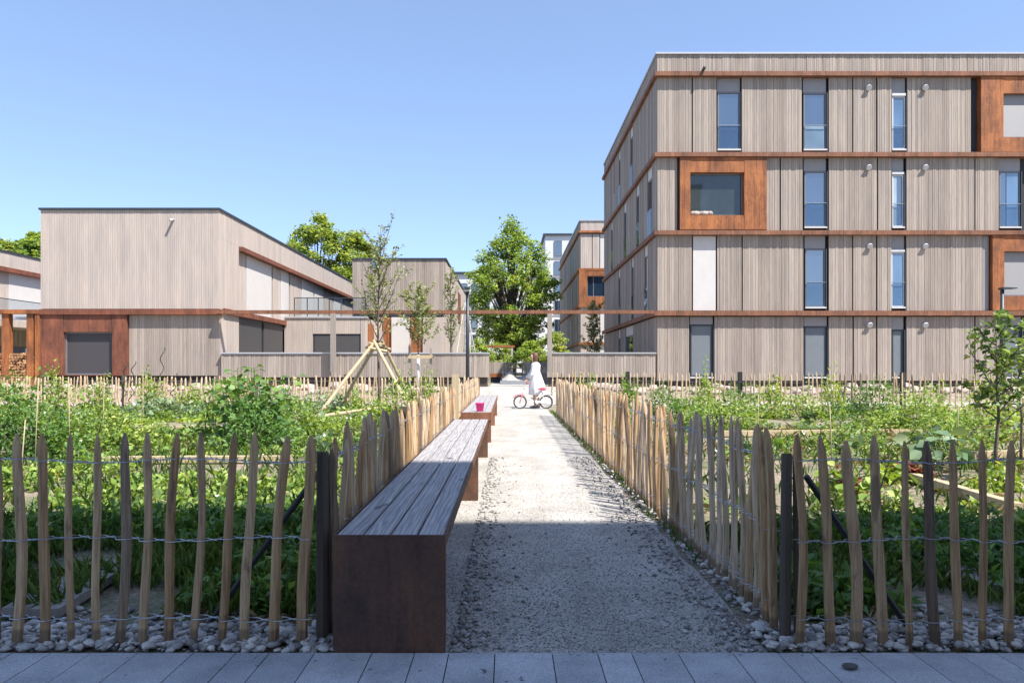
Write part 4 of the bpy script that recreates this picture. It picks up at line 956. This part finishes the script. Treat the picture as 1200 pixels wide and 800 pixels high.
for px, Y, h, w, m_, lb in [(118,18.9,.8,.7,'veg','small green bush at the distant left fence below the grey shutter'),(222,18.9,.6,.9,'veg_lime','low lime bush at the distant left fence below the diagonal shadow'),(408,18.6,.55,1.0,'veg','low bush at the distant left fence between the stakes and grey post'),
        (735,19.2,.8,.6,'veg','small green bush at the distant right fence, nearest the path'),(870,17.0,.5,1.2,'veg_deep','low dark bush below the second yellow green vine'),(938,15.2,.6,1.0,'veg','green bush between the two lime vines of the right garden'),(1150,13.6,.75,1.0,'veg_lime','yellowish bush at the distant right fence behind the apple tree'),(1090,14.4,.7,1.0,'veg','bush touching the distant right fence left of the apple tree')]:
    bush('garden_bush', lb, px, Y, h, w, 700, .075, m_)
# ground cover ("stuff")
def cover(name, label, regs, m, ls, lw=.6, hmax=.25, group=None, clumps=None, upright=.4, seg=1):
    Cs, As, Ss = [], [], []
    for (x0,x1,y0,y1,n,k,cr) in regs:
        cx = RNG.uniform(x0,x1,n); cy = RNG.uniform(y0,y1,n)
        bare = np.sin(cx*1.1+1.3+.6*np.sin(cy))*np.sin(cy*1.5+.8*np.sin(cx*.9))+.35*np.sin(cx*3.1+cy*2.3); keep = (np.abs(cx) < cy*.78+.4) & (bare < RNG.uniform(-.05,.35,n)); cx, cy = cx[keep], cy[keep]
        ch = RNG.uniform(.35,1,len(cx))*hmax; r = RNG.uniform(.6,1.3,len(cx))*cr
        i = np.repeat(np.arange(len(cx)), k); n_ = len(i)
        u = RNG.normal(size=(n_,3)); u /= np.linalg.norm(u,axis=1,keepdims=True); u[:,2] = np.abs(u[:,2]); q = RNG.uniform(.3,1,n_)[:,None]**.6
        C = np.stack([cx[i],cy[i],np.array([gh(t_) for t_ in cy])[i]],1)+u*q*np.stack([r[i],r[i],ch[i]],1)
        Cs.append(C); As.append(u*np.array([1,1,upright])+RNG.normal(0,.4,(n_,3))+np.array([0,0,upright*.5])); Ss.append(RNG.uniform(.45,1.5,n_)*np.repeat(RNG.uniform(.7,1.6,len(cx)),k)*ls*(1+.05*np.clip(cy[i]-6,0,20)))
    C = np.concatenate(Cs); ok = ~((C[:,0] > -.82)&(C[:,0] < 1.13)); 
    A = np.concatenate(As)[ok]; S = np.concatenate(Ss)[ok]; C = C[ok]; C[:,2] = np.maximum(C[:,2], S*.3)
    o = leaves(name, C, A, S, M[m], None, lw, seg); tag(o, label, 'ground cover', kind='stuff'); return o
cover('vegetable_bed', 'mixed leafy green vegetables covering the garden beds', [(-4.5,-.9,3.6,7,230,40,.12),(-8,-.9,6,11,330,40,.16),(-13,-.9,10,19,620,40,.28),(1.3,4.5,3.4,5.6,60,40,.12),(1.4,8,5.5,11,65,40,.15),(1.5,13,10,18,210,40,.25)], 'veg', .048, .65, .24)
cover('lime_vegetable_bed', 'yellow green salad leaves in patches across the beds', [(-6,-1,5.5,9,170,36,.15),(-11,-1,9,17,240,36,.25),(1.6,9,6,12,28,36,.12),(2,13,11,18,100,36,.25)], 'veg_lime', .05, .8, .15)
cover('dark_weeds', 'deep green weeds and herbs between the beds', [(-3.6,-.9,3.15,5.2,620,44,.10),(-9,-.9,5,12,150,40,.2),(-17,-1.8,21.6,26.5,150,30,.35),(2.2,17,21.6,26.5,150,30,.35),(1.25,3.8,3.15,5.0,560,44,.10),(1.5,10,5,14,55,40,.16)], 'veg_deep', .042, .5, .22)
cover('blue_leaf_bed', 'blue green brassica leaves in the beds', [(-11,-1,9,18,110,30,.25),(2,11,8,16,60,30,.22)], 'veg_blue', .08, .8, .28)
# grass blades
def grass(name, label, regs, m, hl):
    Cs, As, Ss = [], [], []
    for (x0,x1,y0,y1,n,hh) in regs:
        x = RNG.uniform(x0,x1,n); y = RNG.uniform(y0,y1,n); k = (np.abs(x) < y*.78+.4) & (np.sin(x*5.1+1)*np.sin(y*4.3) > -.35); x, y = x[k], y[k]; n_ = len(x)
        S = RNG.uniform(.5,1.2,n_)*hh; A = RNG.normal(0,.38,(n_,3)); A[:,2] = 1
        C = np.stack([x,y,S*.42],1); Cs.append(C); As.append(A); Ss.append(S)
    return tag(leaves(name, np.concatenate(Cs), np.concatenate(As), np.concatenate(Ss), M[m], None, .03, 1), label, 'grass', kind='stuff')
grass('grass', 'long green grass growing just behind the front fences', [(-3.8,-.86,3.15,5.0,8000,.15),(1.2,4.2,3.15,4.8,5000,.13),(-9,-.9,5,12,8000,.18),(1.3,9,5,12,3500,.18),(-.80,-.70,4,18,700,.12),(1.02,1.1,4,18,500,.1)], 'grass', .2)
cover('straw_mulch', 'dry straw and dead stalks lying on the soil of the beds', [(-8,-.9,4.5,12,200,14,.25),(1.3,9,4.4,13,460,16,.25),(-3.6,-.9,3.1,4.6,90,16,.2),(1.3,3.8,3.1,4.6,90,16,.2)], 'straw', .09, .09, .03, upright=.02)
# pale flowers
cover('wild_flowers', 'tiny white and pale flowers dotted over the beds', [(-10,-1,5,16,120,5,.12),(1.4,10,5,14,80,5,.12)], 'white_flower', .02, .9, .3)
# garden boards and edging
def plank(name, label, pts, w, h, m='post_wood', gap=True, group=None):
    (xa,ya_),(xb2,yb2) = pts; L = math.hypot(xb2-xa,yb2-ya_); t = thing(name, label, 'boards', ((xa+xb2)/2,(ya_+yb2)/2,0), group, math.atan2(yb2-ya_,xb2-xa))
    k = 2 if gap else 1
    for i in range(k):
        mb = MB(); o_ = (i-(k-1)/2)*(w+.012); mb.box(-L/2+R(0,.05), L/2-R(0,.05), o_-w/2, o_+w/2, .02, .02+h); mb.build('board', M[m], t)
plank('walking_boards', 'two grey walking boards in the shade behind the front right fence', ((2.42,3.45),(2.33,5.3)), .12, .04)
plank('walking_boards', 'short pair of grey boards in the shade at the front left', ((-2.06,3.1),(-2.14,3.95)), .12, .04)
plank('walking_boards', 'pale sunlit boards between the right garden beds', ((4.2,9.6),(5.5,9.9)), .13, .04)
plank('bed_edging', 'pale timber edging along the bed by the red lettuces', ((3.75,5.3),(3.85,7.2)), .08, .08, 'stake', False)
plank('bed_edging', 'pale timber edging crossing the bed behind the apple tree', ((5.3,8.5),(7.2,8.9)), .08, .09, 'stake', False)
plank('bed_edging', 'grey timber edging across the left garden between the salad rows', ((-4.6,8.2),(-2.4,8.3)), .09, .07, 'stake', False)
plank('bed_edging', 'timber edging deep in the left garden before the stakes', ((-6.6,12.2),(-3.9,12.4)), .1, .08, 'stake', False)
plank('bed_edging', 'timber edging in the middle of the right garden', ((3.3,11.4),(6.8,11.7)), .1, .08, 'stake', False)
# thin canes
for i, (px, Y, h, tilt, lb) in enumerate([(24,6.6,.62,.06,'short orange cane leaning behind the front left fence'),(41,7.6,.95,.03,'thin upright cane at the left edge of the beds'),(82,8.6,.98,-.02,'thin upright cane between the potato mounds'),(120,9.2,.9,.02,'thin cane right of the potato mounds'),(168,10.3,1.0,-.01,'tall thin cane in the middle left garden'),(888,9.5,.75,.02,'thin cane in the right garden behind the path fence'),(975,8.0,.7,-.03,'thin cane beside the squash plant'),(1122,8.8,.8,.02,'thin cane left of the apple tree')]):
    x = PX(px,Y); o = MB(); o.tube([(0,0,-.02),(h*tilt*.5,0,h*.5),(h*tilt,.01,h)], [.006,.0055,.004], 6); tag(o.build('garden_cane', M['stake'], smooth=True, loc=(x,Y,0)), lb, 'garden cane', 'garden canes')
for i, (px, Y, h, lb) in enumerate([(191,19.2,1.62,'tallest black spiral plant rod by the distant left fence'),(157,19.3,1.25,'shorter black spiral plant rod right of the red steel surround'),(205,17.5,.95,'black spiral plant rod low among the cabbages'),(148,19.3,1.2,'black spiral plant rod next to the fence post')]):
    x = PX(px,Y); o = MB(); pts = [(.05*math.cos(k*.55)*min(1,k/6)+.1*(1-k/36.)*(-1), .05*math.sin(k*.55), h*k/36) for k in range(37)]
    o.tube(pts, .011, 5); tag(o.build('spiral_rod', M['steel_dark'], smooth=True, loc=(x,Y,0)), lb, 'plant support', 'spiral plant rods')

# boulders along the forecourt bank
bo_meshes = []
for i in range(5):
    v = IV2.copy()*(1+RNG.normal(0,.07,(len(IV2),1)))*np.array([1,.8,.62])
    me = bpy.data.meshes.new('boulder'); me.from_pydata([tuple(p) for p in v], [], [tuple(map(int,q)) for q in IF2]); me.materials.append(M['boulder']); me.update(); bo_meshes.append(me)
def boulder_row(x0, x1, n):
    for i in range(n):
        x = x0+(x1-x0)*(i+R(-.3,.3))/n; y = R(23.2,25.6); s = R(.16,.30)
        o = bpy.data.objects.new('boulder', bo_meshes[i%5]); COL.objects.link(o); o.location = (x,y,gh(y)+s*.3); o.scale = (s*R(.9,1.3),s,s); o.rotation_euler = (0,0,R(0,6))
        tag(o, 'pale boulder in the row behind the distant fence at the foot of the facades', 'boulder', 'pale boulders along the facades')
boulder_row(-18,-1.4,46); boulder_row(2.2,17.5,44)

# ------------------------------------------------------------------ courtyard behind the opening
Yk = 36
wl = thing('boarded_wall', 'short boarded wall with a rusty seat deep behind the opening, left side', 'wall', (PX(572,Yk),Yk,.35))
mb = MB(); boards_x(mb, PX(540,Yk), PX(597,Yk), .4, PZ(424,Yk), Yk); part(mb, 'boarding', M['clad'], wl)
wr = thing('boarded_wall', 'short dark boarded wall deep behind the person, right side', 'wall', (PX(634,Yk),Yk,.35))
mb = MB(); boards_x(mb, PX(614,Yk), PX(672,Yk), .4, PZ(424,Yk), Yk); part(mb, 'boarding', M['clad'], wr)
sb = thing('courtyard_seat', 'low rusty steel seat against the far boarded wall', 'bench', (PX(580,35),35,.35))
boxp(sb, 'seat', M['corten'], PX(574,35), PX(588.5,35), 34.8, 35.3, .62, .8); boxp(sb, 'base', M['core'], PX(575,35), PX(588,35), 34.9, 35.2, .35, .618)
sp_ = thing('sandpit', 'grey edged sandpit behind the path opening', 'sandpit', (PX(603,32),32,.35))
boxp(sp_, 'edge', plain('blue_grey_shade_edge',(.25,.27,.3),.8), PX(586,31), PX(622,31), 31, 31.2, .3, .52)  # front edge painted blue-grey to stand for its shaded side
boxp(sp_, 'rear_edge', M['slab'], PX(586,31), PX(622,31), 34, 34.2, .3, .62)
mb = MB()
G = 14; x0, x1 = PX(587,31)+.05, PX(621,31)-.05
for j in range(G+1):
    for i in range(G+1):
        u, v_ = i/G, j/G; hgt = .5+.42*math.exp(-((u-.3)**2+(v_-.45)**2)*18)+.22*math.exp(-((u-.85)**2+(v_-.5)**2)*30)+R(0,.03); mb.v.append((x0+(x1-x0)*u, 31.2+2.8*v_, hgt))
mb.f = [(j*(G+1)+i, j*(G+1)+i+1, (j+1)*(G+1)+i+1, (j+1)*(G+1)+i) for j in range(G) for i in range(G)]; mb.mi = [0]*len(mb.f)
part(mb, 'sand', M['pale_gravel'], sp_, True)
rp = thing('climbing_net', 'white rope climbing net hung from a pole beside the lamp post', 'climbing frame', (PX(548,44),44,.35))
ax, ay = PX(545,44), 44; az_ = PZ(352,44)
mb = MB(); mb.tube([(ax,ay,.3),(ax,ay,az_)], .07, 8); part(mb, 'mast', M['coping'], rp)
mb = MB()
feet = [(PX(533,44),42),(PX(540,44),46.5),(PX(556,44),42.2),(PX(563,44),44),(PX(558,44),46.5)]
for (fx, fy) in feet: mb.tube([(ax,ay,az_),(fx,fy,.36)], .022, 4)
for lv in (.25,.42,.58,.74):
    ring = [(ax+(fx-ax)*lv, ay+(fy-ay)*lv, az_+(.36-az_)*lv) for fx, fy in feet]; 
    for a, b in zip(ring, ring[1:]+ring[:1]): mb.tube([a,b], .014, 4)
part(mb, 'ropes', M['frame_white'], rp)
bm2 = thing('steel_beam', 'distant short rusty beam under the big maple', 'beam', (PX(575,56),56,.35))
boxp(bm2, 'beam', M['corten'], PX(545,56), PX(603,56), 56, 56.2, PZ(407,56), PZ(404.5,56))
for px in (548, 600): boxp(bm2, 'post', M['coping'], PX(px,56)-.08, PX(px,56)+.08, 56.02, 56.18, .3, PZ(407.1,56))
wf = thing('garden_gate', 'light railed gate between the two far boarded walls', 'gate', (PX(604,37),37,.35))
mb = MB()
for pz in (426,431,437,442): mb.tube([(PX(597,37),37,PZ(pz,37)),(PX(613,37),37,PZ(pz,37))], .03, 5)
part(mb, 'rail', M['stake'], wf)
mb = MB()
for px in (597.5,604,612.5): mb.box(PX(px,37)-.04, PX(px,37)+.04, 37.04, 37.1, .3, PZ(425,37))
part(mb, 'upright', M['stake'], wf)

# ------------------------------------------------------------------ child's bicycle
YK = 19.0; s_ = F/YK
bi = thing('bicycle', 'small white and pink bicycle facing left held by the person', 'bicycle', (PX(625,YK),YK,.008))
def bx(px): return PX(px,YK)
def bz(py): return PZ(py,YK)
Mw = plain('white_paint',(.78,.78,.78),.35,var=.02); Mp = plain('pink_paint',(.75,.10,.16),.35,var=.03); Mt = plain('black_rubber',(.03,.03,.03),.8); 
rw = .178; zc_ = .008+rw; xf, xr = bx(609.5), bx(640)
for xw_ in (xf, xr):
    w = MB(); w.ring((xw_,YK,zc_), rw-.016, .016, 'y', 32, 8); wo = part(w, 'wheel', Mt, bi, True)
    r = MB(); r.ring((xw_,YK,zc_), rw-.036, .006, 'y', 32, 6); part(r, 'rim', M['coping'], wo, True)
    r = MB(); r.tube([(xw_,YK-.03,zc_),(xw_,YK+.03,zc_)], .018, 10)
    for k in range(16):
        a = 2*math.pi*k/16; r.tube([(xw_,YK,zc_),(xw_+math.cos(a)*(rw-.036),YK,zc_+math.sin(a)*(rw-.036))], .0014, 4, False)
    part(r, 'spokes', M['coping'], wo)
hd_t = Vector((xf+.10,YK,.50)); hd_b = Vector((xf+.075,YK,.40)); bb = Vector((xf+.37,YK,.20)); st_t = Vector((xr-.12,YK,.42)); ax_r = Vector((xr,YK,zc_))
mb = MB(); mb.tube([hd_t,hd_b],.019,10); mb.tube([hd_b+Vector((0,0,.03)),(hd_b+bb)/2+Vector((0,0,-.03)),bb],.016,8); mb.tube([bb,st_t],.014,8)
for d in (-.035,.035): mb.tube([bb+Vector((0,d*.5,0)),ax_r+Vector((0,d,0))],.008,6); mb.tube([st_t+Vector((0,d*.4,-.03)),ax_r+Vector((0,d,0))],.007,6)
part(mb, 'frame', Mw, bi, True)
mb = MB()
for d in (-.032,.032): mb.tube([hd_b+Vector((0,d*.6,0)),Vector((xf+.03,YK+d,.30)),Vector((xf,YK+d,zc_))],[.011,.010,.008],7)
part(mb, 'fork', Mp, bi, True)
mb = MB(); mb.tube([hd_t+Vector((-.0,0,-.02)),hd_t+Vector((.02,0,.12))],.012,8); h0 = hd_t+Vector((.02,0,.12))
mb.tube([h0+Vector((.07,-.2,.05)),h0+Vector((.0,-.09,.03)),h0,h0+Vector((0,.09,.03)),h0+Vector((.07,.2,.05))],.009,7); hb_ = part(mb, 'handlebar', M['coping'], bi, True)
for d in (-1,1): g_ = MB(); g_.tube([h0+Vector((.045,d*.165,.045)),h0+Vector((.10,d*.235,.055))],.016,8); part(g_, 'grip', Mp, hb_, True)
mb = MB(); mb.tube([st_t,st_t+Vector((.02,0,.09))],.011,7); part(mb, 'seat_post', M['coping'], bi)
mb = MB(); q = st_t+Vector((.02,0,.10)); mb.tube([q+Vector((-.11,0,.0)),q+Vector((-.03,0,.012)),q+Vector((.05,0,.012)),q+Vector((.10,0,.0))],[.018,.035,.055,.03],10); part(mb, 'saddle', Mp, bi, True)
mb = MB(); mb.tube([bb+Vector((0,-.05,0)),bb+Vector((0,.05,0))],.022,10); mb.tube([bb+Vector((0,-.055,0)),bb+Vector((.05,-.06,-.08))],.008,6); mb.tube([bb+Vector((0,.055,0)),bb+Vector((-.05,.06,.08))],.008,6); part(mb, 'crank', M['dark_metal'], bi)
for d, e in ((-.09,(.05,-.08)),(.09,(-.05,.08))): mb = MB(); c = bb+Vector((e[0],d,e[1])); mb.box(c.x-.035,c.x+.035,c.y-.03,c.y+.03,c.z-.01,c.z+.01); part(mb, 'pedal', Mt, bi)
mb = MB(); mb.box(bb.x-.03, ax_r.x+.02, YK-.05, YK-.043, .165, .225); part(mb, 'chain_guard', Mw, bi)
for xw_, a0, a1 in ((xr,.3,2.2),(xf,.9,2.6)):
    mb = MB(); mb.tube([(xw_+math.cos(a0+(a1-a0)*k/8)*(rw+.02),YK,zc_+math.sin(a0+(a1-a0)*k/8)*(rw+.02)) for k in range(9)], .013, 6); part(mb, 'mudguard', Mp if xw_ == xf else Mw, bi, True)
mb = MB(); c = st_t+Vector((.16,0,-.01)); mb.box(c.x-.05,c.x+.10,YK-.06,YK+.06,c.z+.0,c.z+.012); mb.tube([c+Vector((.08,0,0)),ax_r],.006,5); part(mb, 'rear_rack', Mw, bi)

# ------------------------------------------------------------------ person
YP = 19.3; px_ = PX(627,YP)
ps = thing('person', 'girl with long brown hair in a white dress holding the small bicycle, facing left', 'person', (px_,YP,.008))
H = 1.50
def skin_body(verts, edges, rad, root_i, m, parent, name='body'):
    me = bpy.data.meshes.new(name); me.from_pydata(verts, edges, []); o = bpy.data.objects.new(name, me); COL.objects.link(o); o.parent = parent
    me.materials.append(m); md = o.modifiers.new('skin','SKIN'); md.use_smooth_shade = True
    for i, r in enumerate(rad):
        d = me.skin_vertices[0].data[i]; d.radius = (r, r) if not isinstance(r, tuple) else r; d.use_root = (i == root_i)
    sd = o.modifiers.new('sub','SUBSURF'); sd.levels = 1; sd.render_levels = 1
    return o
skinm = plain('skin', (.62,.36,.26), .55, var=.04)
# facing -X ; local coordinates
V_ = []; E_ = []; R_ = []
def jv(p, r, par=None):
    V_.append(p); R_.append(r)
    if par is not None: E_.append((par, len(V_)-1))
    return len(V_)-1
pel = jv((.0,0,.80),(.10,.12)); wai = jv((-.005,0,.93),(.085,.10),pel); che = jv((-.01,0,1.08),(.09,.115),wai); nb_ = jv((-.01,0,1.19),(.05,.06),che)
nk = jv((-.025,0,1.25),.042,nb_); hd1 = jv((-.045,0,1.31),(.07,.062),nk); hd2 = jv((-.045,0,1.39),(.085,.07),hd1); hd3 = jv((-.035,0,1.455),(.058,.05),hd2)
ns = jv((-.135,0,1.36),.012,hd2)
for s in (-1,1):
    hip = jv((.0,.075*s,.76),.075,pel); kn = jv((-.03 if s<0 else .05,.08*s,.43),.048,hip); an = jv((-.0 if s<0 else .12,.08*s,.07),.03,kn)
    toe = jv(((-.13 if s<0 else -.01),.085*s,.03),.026,an)
    sh = jv((-.01,.145*s,1.15),.045,che)
    if s < 0: el = jv((-.06,-.19,.93),.032,sh); wr_ = jv((-.20,-.20,.76),.022,el)
    else: el = jv((-.10,.17,.93),.032,sh); wr_ = jv((-.25,.2,.77),.022,el)
    pm = jv((V_[wr_][0]-.045,V_[wr_][1],V_[wr_][2]-.03),(.022,.014),wr_)
    for k in range(4):
        f1_ = jv((V_[pm][0]-.035,V_[pm][1]+(k-1.5)*.018,V_[pm][2]-.012),.0075,pm); f2_ = jv((V_[f1_][0]-.012-.002*(1.5-abs(k-1.5)),V_[f1_][1],V_[f1_][2]-.026),.0065,f1_)
    jv((V_[pm][0]+.0,V_[pm][1]-.03*s,V_[pm][2]-.028),.008,pm)
skin_body(V_, E_, R_, 0, skinm, ps)
dressm = plain('white_cotton', (.74,.72,.74), .85, var=.03, sc=8)
mb = MB(); mb.lathe([(.235,.36),(.24,.37),(.215,.55),(.185,.72),(.15,.88),(.118,.98),(.125,1.08),(.13,1.14),(.10,1.19),(.062,1.22),(.055,1.22)], c=(.015,0,0), n=36, sx=1.0, sy=1.08, wob=lambda a,z: 1+(.07*math.sin(9*a)+.03*math.sin(5*a+1))*max(0,(1-z)*1.6 if z<1 else 0))
mb.v = [(x+max(0,.9-z)*.12, y, z) for x,y,z in mb.v]
dr = mb.build('dress', dressm, ps, True)
for s in (-1,1):
    mb = MB(); e = (-.06,-.19,.93) if s<0 else (-.10,.17,.93); w_ = (-.17,-.2,.80) if s<0 else (-.21,.195,.81)
    mb.tube([(-.01,.10*s,1.16),(-.01,.15*s,1.14),e,w_],[.05,.062,.052,.048],12); mb.build('sleeve', dressm, ps, True)
mb = MB(); hm = plain('brown_hair',(.12,.06,.035),.6,var=.3,sc=30)
# hair: cap and long back fall
mb.lathe([(.001,.085),(.05,.08),(.085,.05),(.094,.0),(.094,-.05),(.08,-.11),(.066,-.18),(.045,-.25),(.012,-.31)], c=(.0,0,1.40), n=20, sx=.98, sy=.86, wob=lambda a,z: 1+.05*math.sin(7*a))
mb.v = [(x if not (x < -.05 and z < 1.44) else -.05+ (x+.05)*.15, y, z) for x,y,z in mb.v]
mb.build('hair', hm, ps, True)
for s in (-1,1):
    mb = MB(); mb.lathe([(.001,-.008),(.008,0),(.001,.008)], c=(-.122,.03*s,1.385), n=8); mb.build('eye', M['steel_dark'], ps, True)
    mb = MB(); x0s = -.04 if s<0 else .08; mb.tube([(x0s+.06,.083*s,.035),(x0s-.02,.083*s,.035),(x0s-.1,.086*s,.028)],[.028,.034,.024],10); mb.build('shoe', M['frame_grey'], ps, True)
mb = MB(); mb.tube([(-.122,-.02,1.335),(-.126,0,1.332),(-.122,.02,1.335)],.005,6); mb.build('mouth', plain('lips',(.5,.15,.13),.5), ps, True)

# ------------------------------------------------------------------ building behind the camera that shades the foreground
SX, SY = .50, .42
YO = -1.3; HO = (5.14-YO)/SY
ob = thing('shading_building', 'tall pale apartment building behind the viewpoint whose shadow falls over the front pavement', 'building', (5,-6,0))
boxp(ob, 'wall', M['white_render'], -1.5, 15, -12, YO, 0, HO-.3)
boxp(ob, 'coping', M['coping'], -1.6, 15.1, -12.1, YO+.02, HO-.297, HO)
for fl_ in range(4):
    z0 = .9+fl_*3.2
    boxp(ob, 'steel_band', M['corten'], -1.55, 15.05, YO+.003, YO+.018, z0+2.3, z0+2.45)
    for k in range(5):
        x0 = -.5+k*3.2; boxp(ob, 'window', M['pane'], x0, x0+1.3, YO+.004, YO+.016, z0, z0+2.0)

# ------------------------------------------------------------------ camera, light, world
cam = bpy.data.cameras.new('camera'); co = bpy.data.objects.new('camera', cam); COL.objects.link(co)
cam.sensor_width = 36; cam.lens = 36*F/1200; cam.clip_start = .05; cam.clip_end = 5000
cam.shift_x = (600-HX)/1200; cam.shift_y = (HY-400)/1200
co.location = (0,0,CH); co.rotation_euler = (math.radians(90),0,0); SC.camera = co
sv = Vector((SX,-SY,1)).normalized()
sun = bpy.data.lights.new('sun','SUN'); so = bpy.data.objects.new('sun', sun); COL.objects.link(so)
sun.energy = 3.2; sun.angle = math.radians(.6); sun.color = (1,.955,.88)
so.rotation_euler = sv.to_track_quat('Z','Y').to_euler(); so.location = (10,-10,30)
w = bpy.data.worlds.new('World'); SC.world = w; w.use_nodes = True; nt = w.node_tree
sk = nt.nodes.new('ShaderNodeTexSky'); sk.sky_type = 'NISHITA'; sk.sun_disc = False
sk.sun_elevation = math.asin(sv.z); sk.sun_rotation = math.atan2(sv.x, sv.y); sk.altitude = 100; sk.air_density = .6; sk.dust_density = .3; sk.ozone_density = 3
bg = nt.nodes['Background']; gm = nt.nodes.new('ShaderNodeGamma'); gm.inputs[1].default_value = .6; nt.links.new(sk.outputs[0], gm.inputs[0])
nt.links.new(mix(nt, 1.0, gm.outputs[0], (.90, 1.00, 1.17), 'MULTIPLY'), bg.inputs[0]); bg.inputs[1].default_value = .15
SC.view_settings.view_transform = 'Standard'; SC.view_settings.look = 'None'; SC.view_settings.gamma = 1; SC.view_settings.use_curve_mapping = False
SC.view_settings.exposure = 1.58
SC.render.engine = 'CYCLES'; SC.cycles.max_bounces = 6; SC.cycles.transparent_max_bounces = 12
